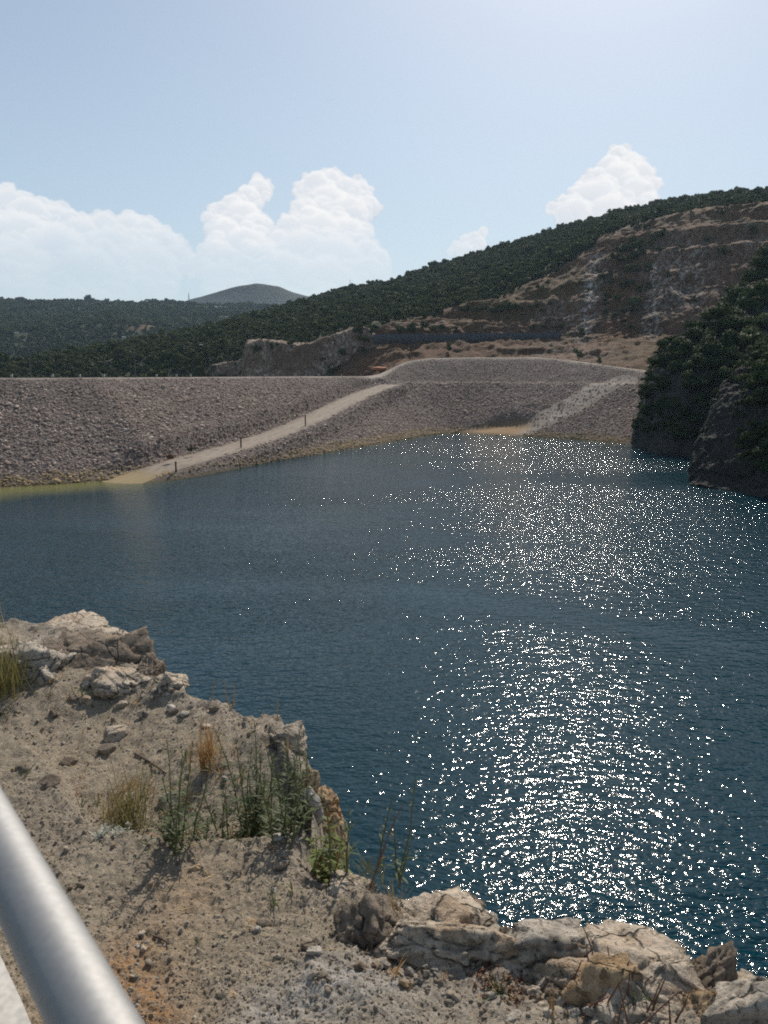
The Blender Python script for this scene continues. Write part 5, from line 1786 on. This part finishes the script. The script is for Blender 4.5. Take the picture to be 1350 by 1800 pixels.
M_WEED = plant_mat('weed_green', [(0.060, 0.085, 0.030), (0.085, 0.11, 0.042), (0.11, 0.13, 0.055)])
M_WEED_STEM = plant_mat('weed_stem', [(0.10, 0.115, 0.045), (0.13, 0.13, 0.06), (0.15, 0.13, 0.07)], 0.1)
M_STRAW = plant_mat('dry_straw', [(0.42, 0.30, 0.14), (0.36, 0.24, 0.11), (0.50, 0.38, 0.20)])
M_STRAW_RED = plant_mat('reddish_straw', [(0.30, 0.16, 0.07), (0.36, 0.20, 0.09), (0.42, 0.27, 0.12)])
M_GRASS = plant_mat('yellow_green_grass', [(0.105, 0.12, 0.038), (0.15, 0.145, 0.05), (0.22, 0.185, 0.075)])
M_LEAFY = plant_mat('fresh_leaves', [(0.12, 0.16, 0.035), (0.15, 0.18, 0.045), (0.19, 0.20, 0.06)])
M_REDSTEM = plant_mat('red_brown_stems', [(0.12, 0.055, 0.04), (0.15, 0.07, 0.045), (0.17, 0.09, 0.06)], 0.05)
M_STONECROP = plant_mat('red_stonecrop', [(0.17, 0.075, 0.05), (0.21, 0.10, 0.06), (0.25, 0.15, 0.08)], 0.2)
M_SILVER = plant_mat('silvery_leaves', [(0.30, 0.31, 0.25), (0.36, 0.36, 0.29), (0.42, 0.41, 0.34)], 0.2)


def blade(p0, d0, length, width, bend, seg=5, tip=0.05, rng=None, flat=None):
    """a curved ribbon: positions along a bending path, width tapering to the tip"""
    d = np.array(d0, float); d /= np.linalg.norm(d)
    p_ = np.array(p0, float)
    pts = [p_.copy()]
    for i in range(seg):
        d = d + np.array(bend) / seg
        d /= np.linalg.norm(d)
        p_ = p_ + d * length / seg
        pts.append(p_.copy())
    pts = np.array(pts)
    side = np.cross(pts[-1] - pts[0], (0, 0, 1.0) if flat is None else flat)
    nn = np.linalg.norm(side)
    side = np.array([1.0, 0, 0]) if nn < 1e-6 else side / nn
    k_ = np.linspace(0, 1, seg + 1)
    wd = width * (np.sin(np.pi * np.clip(k_ * 0.85 + 0.15, 0, 1)) ** 0.7 + tip)
    V = np.concatenate([pts - side * wd[:, None] / 2, pts + side * wd[:, None] / 2])
    n_ = seg + 1
    F = np.array([(i, i + 1, n_ + i + 1, n_ + i) for i in range(seg)])
    return V, F


def tuft(px, py, h_px, n, mat, label, name='grass_tuft', cat='grass', lean=(0, 0), spread=0.35, wid=0.0022, seed=0, base_w=0.03, heads=False, group=None):
    base = ground_pt(px, py); h = h_px / FPX * np.linalg.norm(base) * 1.05
    rng = np.random.default_rng(seed)
    parts = []
    for i in range(n):
        p0 = np.array([rng.normal(0, base_w), rng.normal(0, base_w), -0.01])
        d = np.array([rng.normal(0, spread) + lean[0], rng.normal(0, spread) + lean[1], 1.0])
        L = h * rng.uniform(0.45, 1.08)
        parts.append(blade(p0, d, L, wid * rng.uniform(0.6, 1.4), (rng.normal(0, 0.3) + lean[0] * 0.8, rng.normal(0, 0.3), -0.25), 5))
        if heads and rng.random() < 0.5:
            tip = parts[-1][0][5]
            for q in range(5):
                parts.append(blade(tip - np.array([0, 0, 0.012 * q]), (rng.normal(0, 0.5), rng.normal(0, 0.5), 1), 0.018, 0.004, (0, 0, 0), 2))
    v, f = join(parts)
    root = link(name, None, None, base); tag(root, label, cat, group)
    link('blades', make_mesh('blades', v, f, mat), root)
    return root


def weed(px, py, h_px, stems, label, seed=0, leaf_len=0.055, leaf_w=0.007, dens=95, mats=(None, None), lean=(0, 0), spread=0.16, base_w=0.035, top_bare=0.0, low_bush=True, name='tall_weed', cat='weed', group=None):
    base = ground_pt(px, py); h = h_px / FPX * np.linalg.norm(base) * 1.04
    rng = np.random.default_rng(seed)
    ml, ms_ = mats[0] or M_WEED, mats[1] or M_WEED_STEM
    sp, lp = [], []
    for s_i in range(stems):
        L = h * (1.0 if s_i == 0 else rng.uniform(0.5, 0.98))
        p_ = np.array([rng.normal(0, base_w), rng.normal(0, base_w), -0.01])
        d = np.array([rng.normal(0, spread) + lean[0], rng.normal(0, spread) + lean[1], 1.0])
        pts = [p_]
        for i in range(9):
            d = d + np.array([rng.normal(0, 0.05), rng.normal(0, 0.05), 0.03]); d /= np.linalg.norm(d)
            pts.append(pts[-1] + d * L / 9)
        pts = np.array(pts)
        sp.append(tube(pts, np.linspace(0.0032, 0.0012, 10), 5))
        nl = int(dens * L)
        for i in range(nl):
            k_ = rng.uniform(0.02, 1.0) ** (1.25 if low_bush else 0.9)
            if k_ > 1 - top_bare and rng.random() < 0.8:
                continue
            q0 = np.array([np.interp(k_ * 9, np.arange(10), pts[:, j]) for j in range(3)])
            a_ = rng.uniform(0, 6.28)
            ll = leaf_len * (1.15 - 0.75 * k_) * rng.uniform(0.6, 1.3)
            dd = np.array([math.cos(a_), math.sin(a_), rng.uniform(0.3, 1.2)])
            lp.append(blade(q0, dd, ll, leaf_w * (1.2 - 0.7 * k_), (0, 0, -rng.uniform(0.1, 0.8)), 3))
    root = link(name, None, None, base); tag(root, label, cat, group)
    v, f = join(sp); link('stems', make_mesh('stems', v, f, ms_), root)
    if lp:
        v, f = join(lp); link('leaves', make_mesh('leaves', v, f, ml), root)
    return root


weed(440, 1468, 200, 7, 'tall dark green weed with two long spikes in the thick clump', 1, dens=120)
weed(478, 1466, 170, 7, 'bushy green weed in the middle of the thick clump', 2, dens=120)
weed(412, 1470, 120, 6, 'shorter weed at the near side of the thick clump, pale at its base', 3, dens=110)
weed(508, 1462, 150, 7, 'dark weed at the water side of the thick clump', 4, dens=110)
weed(322, 1476, 175, 6, 'tall thin weed standing before the grey rock', 5, dens=100)
weed(350, 1472, 90, 4, 'short spreading weed between the grey rock and the thick clump', 6, dens=100, spread=0.4)
weed(295, 1480, 60, 4, 'low sprawling weed at the lip of the front terrace', 7, dens=110, spread=0.7)
weed(525, 1395, 100, 2, 'single weed rising along the mound edge', 8, dens=110)
weed(548, 1430, 130, 2, 'weed in front of the orange rock, against the water', 9, dens=120, spread=0.06)
weed(604, 1520, 130, 2, 'green weed behind the leafy plant, against the glitter', 10, dens=90, spread=0.08)
weed(667, 1532, 130, 2, 'slim weed with a bare reddish top against the glitter', 11, dens=60, leaf_len=0.03, top_bare=0.3, spread=0.05)
weed(702, 1542, 160, 2, 'leaning slim weed nearest the pale slab', 12, dens=60, leaf_len=0.035, lean=(0.16, 0), spread=0.05)
weed(600, 1560, 185, 1, 'lone bare red brown stalk crossing the glitter', 13, dens=8, mats=(M_REDSTEM, M_REDSTEM), leaf_len=0.02, lean=(0.22, 0), spread=0.02, name='dry_stalk', cat='stalk')
weed(400, 1238, 60, 2, 'dry feathery stalk on the brink of the dirt mound', 14, dens=60, mats=(M_STRAW_RED, M_STRAW), leaf_len=0.03, leaf_w=0.003, low_bush=False, name='dry_stalk', cat='stalk')
weed(507, 1275, 52, 1, 'short dry stalk with a brown seed head above the weeds', 15, dens=70, mats=(M_STRAW_RED, M_STRAW), leaf_len=0.015, leaf_w=0.004, low_bush=False, name='dry_stalk', cat='stalk')
weed(375, 1238, 45, 1, 'thin grey stalk beside the feathery one', 16, dens=40, mats=(M_STRAW, M_STRAW), leaf_len=0.015, leaf_w=0.003, low_bush=False, name='dry_stalk', cat='stalk')
weed(314, 1215, 24, 2, 'tiny green sprig on the corner of the rock outcrop', 17, dens=120, leaf_len=0.02)
tuft(365, 1352, 95, 90, M_STRAW_RED, 'upright reddish straw coloured grass tuft on the mound', seed=1, spread=0.16, wid=0.0030, base_w=0.022)
tuft(385, 1330, 50, 24, M_STRAW, 'small pale straw tuft behind the reddish one', seed=2, spread=0.2, wid=0.0030)
tuft(185, 1440, 120, 80, M_STRAW, 'long straw grass leaning towards the weeds', seed=3, lean=(0.40, 0.2), spread=0.22, wid=0.0024)
tuft(235, 1462, 120, 90, M_GRASS, 'yellow green grass tuft leaning over the lip', seed=4, lean=(0.12, 0.05), spread=0.25, wid=0.0028)
tuft(205, 1448, 70, 60, M_GRASS, 'short yellow green grass beside the silvery plant', seed=14, lean=(0.2, 0.1), spread=0.3, wid=0.0026)
tuft(12, 1222, 105, 150, M_GRASS, 'thick green grass clump at the frame edge below the grey boulder', seed=5, spread=0.25, wid=0.0034, base_w=0.05)
tuft(-8, 1200, 130, 60, M_STRAW, 'pale tall grass behind the green clump at the frame edge', seed=6, spread=0.2, wid=0.0030, base_w=0.05)
tuft(170, 1160, 20, 40, M_GRASS, 'little grass cushion in the crack of the cracked boulder', seed=7, spread=0.6, wid=0.0030, base_w=0.03)
tuft(680, 1612, 55, 150, M_STRAW, 'dry hairy grass tuft on top of the dark shadowed block', seed=8, spread=0.5, wid=0.0016, base_w=0.025)
tuft(655, 1535, 34, 60, M_GRASS, 'short yellowish tuft on the brink behind the dark block', seed=9, spread=0.6, wid=0.0022, base_w=0.03)
tuft(662, 1665, 30, 40, M_STRAW_RED, 'rusty withered tuft at the foot of the dark block', seed=10, spread=0.8, wid=0.0022, base_w=0.03)
tuft(455, 1462, 60, 40, M_STRAW, 'bleached dead blades inside the thick weed clump', seed=11, spread=0.5, wid=0.0032, base_w=0.04)
tuft(232, 1392, 34, 26, M_STRAW_RED, 'thin rusty wisp of grass above the rail', seed=12, spread=0.2, wid=0.0022)
# leafy plant, stonecrop, silvery rosette, twigs
weed(572, 1548, 98, 9, 'leafy bright green plant on brown stalks at the brink', 30, dens=70, mats=(M_LEAFY, M_STRAW_RED), leaf_len=0.05, leaf_w=0.022, spread=0.30, low_bush=False, name='leafy_plant', cat='plant')
weed(900, 1728, 13, 90, 'low mat of red stonecrop in front of the notch', 31, dens=900, mats=(M_STONECROP, M_REDSTEM), leaf_len=0.011, leaf_w=0.005, spread=0.3, base_w=0.042, name='stonecrop', cat='plant')
weed(864, 1710, 11, 36, 'small second cushion of red stonecrop', 32, dens=900, mats=(M_STONECROP, M_REDSTEM), leaf_len=0.011, leaf_w=0.005, spread=0.3, base_w=0.022, name='stonecrop', cat='plant')
weed(195, 1468, 18, 11, 'silvery rosette plant at the lip of the front terrace', 33, dens=500, mats=(M_SILVER, M_SILVER), leaf_len=0.03, leaf_w=0.006, spread=0.7, base_w=0.03, name='silvery_plant', cat='plant')
weed(1080, 1792, 105, 16, 'spindly red twigged bush before the largest boulder', 34, dens=22, mats=(M_STRAW_RED, M_REDSTEM), leaf_len=0.014, leaf_w=0.004, spread=0.45, base_w=0.05, low_bush=False, name='twiggy_bush', cat='bush')
weed(1180, 1800, 60, 5, 'few green brown twigs at the foot of the largest boulder', 35, dens=50, mats=(M_WEED, M_REDSTEM), leaf_len=0.012, leaf_w=0.004, spread=0.3, low_bush=False, name='twiggy_bush', cat='bush')
weed(1000, 1770, 46, 8, 'small dried herb before the orange lichen rock', 36, dens=60, mats=(M_STRAW_RED, M_STRAW), leaf_len=0.012, leaf_w=0.004, spread=0.5, low_bush=False, name='dried_herb', cat='plant')
M_TWIG = simple_mat('dead_twig', (0.09, 0.06, 0.045), 0.9, 0, 0.2, 30)
for (x0, y0_, x1, y1_, rad, lab) in [(270, 1648, 298, 1662, 0.004, 'short brown twig on the sandy patch'), (238, 1328, 292, 1362, 0.006, 'dark stick lying above the tall thin weed'), (684, 1628, 704, 1608, 0.004, 'pale broken twig beside the dark block'),
                                     (676, 1640, 688, 1664, 0.003, 'straw twig at the foot of the dark block')]:
    p0, p1 = ground_pt(x0, y0_), ground_pt(x1, y1_)
    mid = (p0 + p1) / 2
    v, f = tube([p0 - mid + (0, 0, rad * 1.2), (0, 0, rad * 2.2), p1 - mid + (0, 0, rad * 1.2)], [rad, rad * 0.9, rad * 0.5], 6)
    o = link('twig', make_mesh('twig', v, f, M_STRAW if 'pale' in lab or 'straw' in lab else M_TWIG), None, mid)
    tag(o, lab, 'twig')

lit_m = []
for s_i in range(4):
    rr = np.random.default_rng(70 + s_i)
    v, f = join([blade((0, 0, 0), (1, rr.normal(0, 0.3), 0.15), 1.0, 0.045, (rr.normal(0, 0.4), rr.normal(0, 0.4), -0.2), 4)] + ([blade((0.4, 0, 0.03), (0.6, 0.8, 0.2), 0.4, 0.04, (0, 0, -0.3), 3)] if s_i % 2 else []))
    lit_m.append(make_mesh('straw', v, f, M_STRAW if s_i % 2 else M_STRAW_RED))
N = 5200
lx = RNG.uniform(-2.6, 1.6, N); ly = RNG.uniform(1.3, 6.0, N)
e_, _ = poly_dist(lx, ly, EDGE)
dn_ = sstep(fbm(np.stack([lx, ly, 0 * lx], -1) * 1.6, 3, seed=120), -0.15, 0.55)
keep = in_poly(lx, ly, GPOLY) & (e_ > 0.03) & (RNG.random(N) < 0.06 + 0.55 * dn_)
lx, ly = lx[keep], ly[keep]; n = len(lx)
scatter('straw_litter', np.stack([lx, ly, gz_at(lx, ly) + 0.006], -1), np.stack([RNG.normal(0, 0.2, n), RNG.normal(0, 0.2, n), RNG.uniform(0, 6.28, n)], -1), RNG.uniform(0.02, 0.085, n), RNG.integers(0, 4, n), lit_m,
        label='dry straw and plant litter lying on the cliff top')
# scattered single blades and sprouts
spr_m = []
for s_i in range(4):
    rr = np.random.default_rng(90 + s_i)
    v, f = join([blade((rr.normal(0, 0.06), rr.normal(0, 0.06), 0), (rr.normal(0, 0.5), rr.normal(0, 0.5), 1), rr.uniform(0.5, 1.1), 0.05, (rr.normal(0, 0.5), rr.normal(0, 0.5), -0.4), 4) for _ in range(9)])
    spr_m.append(make_mesh('sprout', v, f, (M_STRAW, M_GRASS, M_STRAW_RED, M_WEED)[s_i]))
cl = np.concatenate([np.array([ground_pt(a, b_)[:2] + RNG.normal(0, 1, 2) * np.array([0.20, 0.12]) for _ in range(k_)]) for a, b_, k_ in
                     [(300, 1440, 26), (430, 1440, 22), (220, 1400, 16), (380, 1330, 12), (60, 1230, 14), (560, 1500, 8), (640, 1620, 7), (720, 1660, 5), (900, 1720, 4), (1040, 1760, 5), (250, 1200, 10), (140, 1190, 8)]])
ok = in_poly(cl[:, 0], cl[:, 1], GPOLY); cl = cl[ok]; n = len(cl)
scatter('sparse_grass', np.stack([cl[:, 0], cl[:, 1], gz_at(cl[:, 0], cl[:, 1]) - 0.003], -1), np.stack([RNG.normal(0, 0.15, n), RNG.normal(0, 0.15, n), RNG.uniform(0, 6.28, n)], -1), RNG.uniform(0.025, 0.075, n), RNG.integers(0, 4, n), spr_m,
        label='sparse dry grass sprouting between the weeds and stones')

# ------------------------------------------------------------------ handrail and paving by the viewpoint
def rail_mat():
    m, t, b, out = new_mat('brushed_steel')
    pos = t.new('ShaderNodeTexCoord').outputs['Object']
    n = t.noise(t.mapping(pos, (1, 60, 60)), 6, 4, 0.6)
    n2 = t.noise(pos, 220, 3, 0.6)
    vz = t.sep(t.voronoi(pos, 260, 'F1', 1))[0]
    dirt = t.remap(t.noise(pos, 17, 6, 0.7), 0.52, 0.70)
    c = t.mix(vz, (0.315, 0.31, 0.305), (0.355, 0.35, 0.345))
    c = t.mix(t.math('MULTIPLY', n, 0.5), c, (0.34, 0.335, 0.33))
    c = t.mix(t.math('MULTIPLY', dirt, 0.22), c, (0.24, 0.225, 0.205))
    t.put(b.inputs['Base Color'], c)
    b.inputs['Metallic'].default_value = 1.0
    t.put(b.inputs['Roughness'], t.math('MULTIPLY_ADD', n2, 0.14, 0.60))
    t.put(b.inputs['Normal'], t.bump(n2, 0.12, 0.0006))
    return m


M_RAIL = rail_mat()
c_, s_ = math.cos(PITCH), math.sin(PITCH)


def at_depth(px, py, dep):
    return pix_dir(px, py) * dep


rp1, rp2 = at_depth(150, 1800, 0.418), at_depth(-37, 1400, 0.60)
rp2[2] = rp1[2] = (rp1[2] + rp2[2]) / 2
rd_ = (rp2 - rp1) / np.linalg.norm(rp2 - rp1)
ra, rb = rp1 - rd_ * 1.0, rp2 + rd_ * 2.2
root = link('railing', None, None, rp1 * np.array([1, 1, 0]) + np.array([0, 0, -1.48]))
tag(root, 'round brushed steel handrail cutting across the lower corner', 'railing')
off = np.array(root.location)
def rail_local(pts): return np.asarray(pts) - off
v, f = tube(np.linspace(ra, rb, 12) - 0, [0.0192] * 12, 48)
link('handrail', make_mesh('handrail', rail_local(v), f, M_RAIL, True), root)
for q in (1.05, -0.55):
    pc = rp1 + rd_ * (q + 0.3)
    pc = pc + np.array([0, 0, 0])
    v, f = tube([(pc[0], pc[1], -1.55), (pc[0], pc[1], -0.9), (pc[0], pc[1], rp1[2])], [0.021] * 3, 24)
    link('post', make_mesh('post', rail_local(v), f, M_RAIL, True), root)
M_CONC = simple_mat('rough_concrete', (0.50, 0.465, 0.42), 0.95, 0, 0.12, 35)
cpx = [(-700, 1500), (-160, 1560), (-20, 1668), (40, 1790), (110, 1950), (200, 2300)]
cp = [at_ground(a, b_, 0.035) for a, b_ in cpx]
cp = [np.array([q[0], q[1], -1.425]) for q in cp]
poly_ = cp + [np.array([-0.1, -0.6, -1.425]), np.array([-3.0, -0.6, -1.425])]
bmk = bmesh.new()
top = [bmk.verts.new(q) for q in poly_]
bot = [bmk.verts.new(q - np.array([0, 0, 0.4])) for q in poly_]
bmk.faces.new(top)
for i_ in range(len(poly_)):
    j_ = (i_ + 1) % len(poly_)
    bmk.faces.new((top[j_], top[i_], bot[i_], bot[j_]))
bmesh.ops.recalc_face_normals(bmk, faces=bmk.faces)
me = bpy.data.meshes.new('pavement'); bmk.to_mesh(me); bmk.free(); me.materials.append(M_CONC)
tag(link('pavement', me), 'pale concrete footpath under the handrail', None, None, 'structure')

# ------------------------------------------------------------------ haze: the air between here and the far ridges
hz = bpy.data.materials.new('haze_air'); hz.use_nodes = True
t = NT(hz.node_tree); t.n.clear()
pv = t.new('ShaderNodeVolumePrincipled')
t.put(pv.inputs['Color'], (0.56, 0.78, 1.0))
pv.inputs['Density'].default_value = 0.00007
pv.inputs['Anisotropy'].default_value = 0.3
ho = t.new('ShaderNodeOutputMaterial'); t.l.new(pv.outputs[0], ho.inputs['Volume'])
v, f = box(0, 4200, 75, 13600, 9600, 250)
hb = link('haze', make_mesh('haze', v, f, hz))
tag(hb, 'thin summer haze over the valley', None, None, 'stuff')
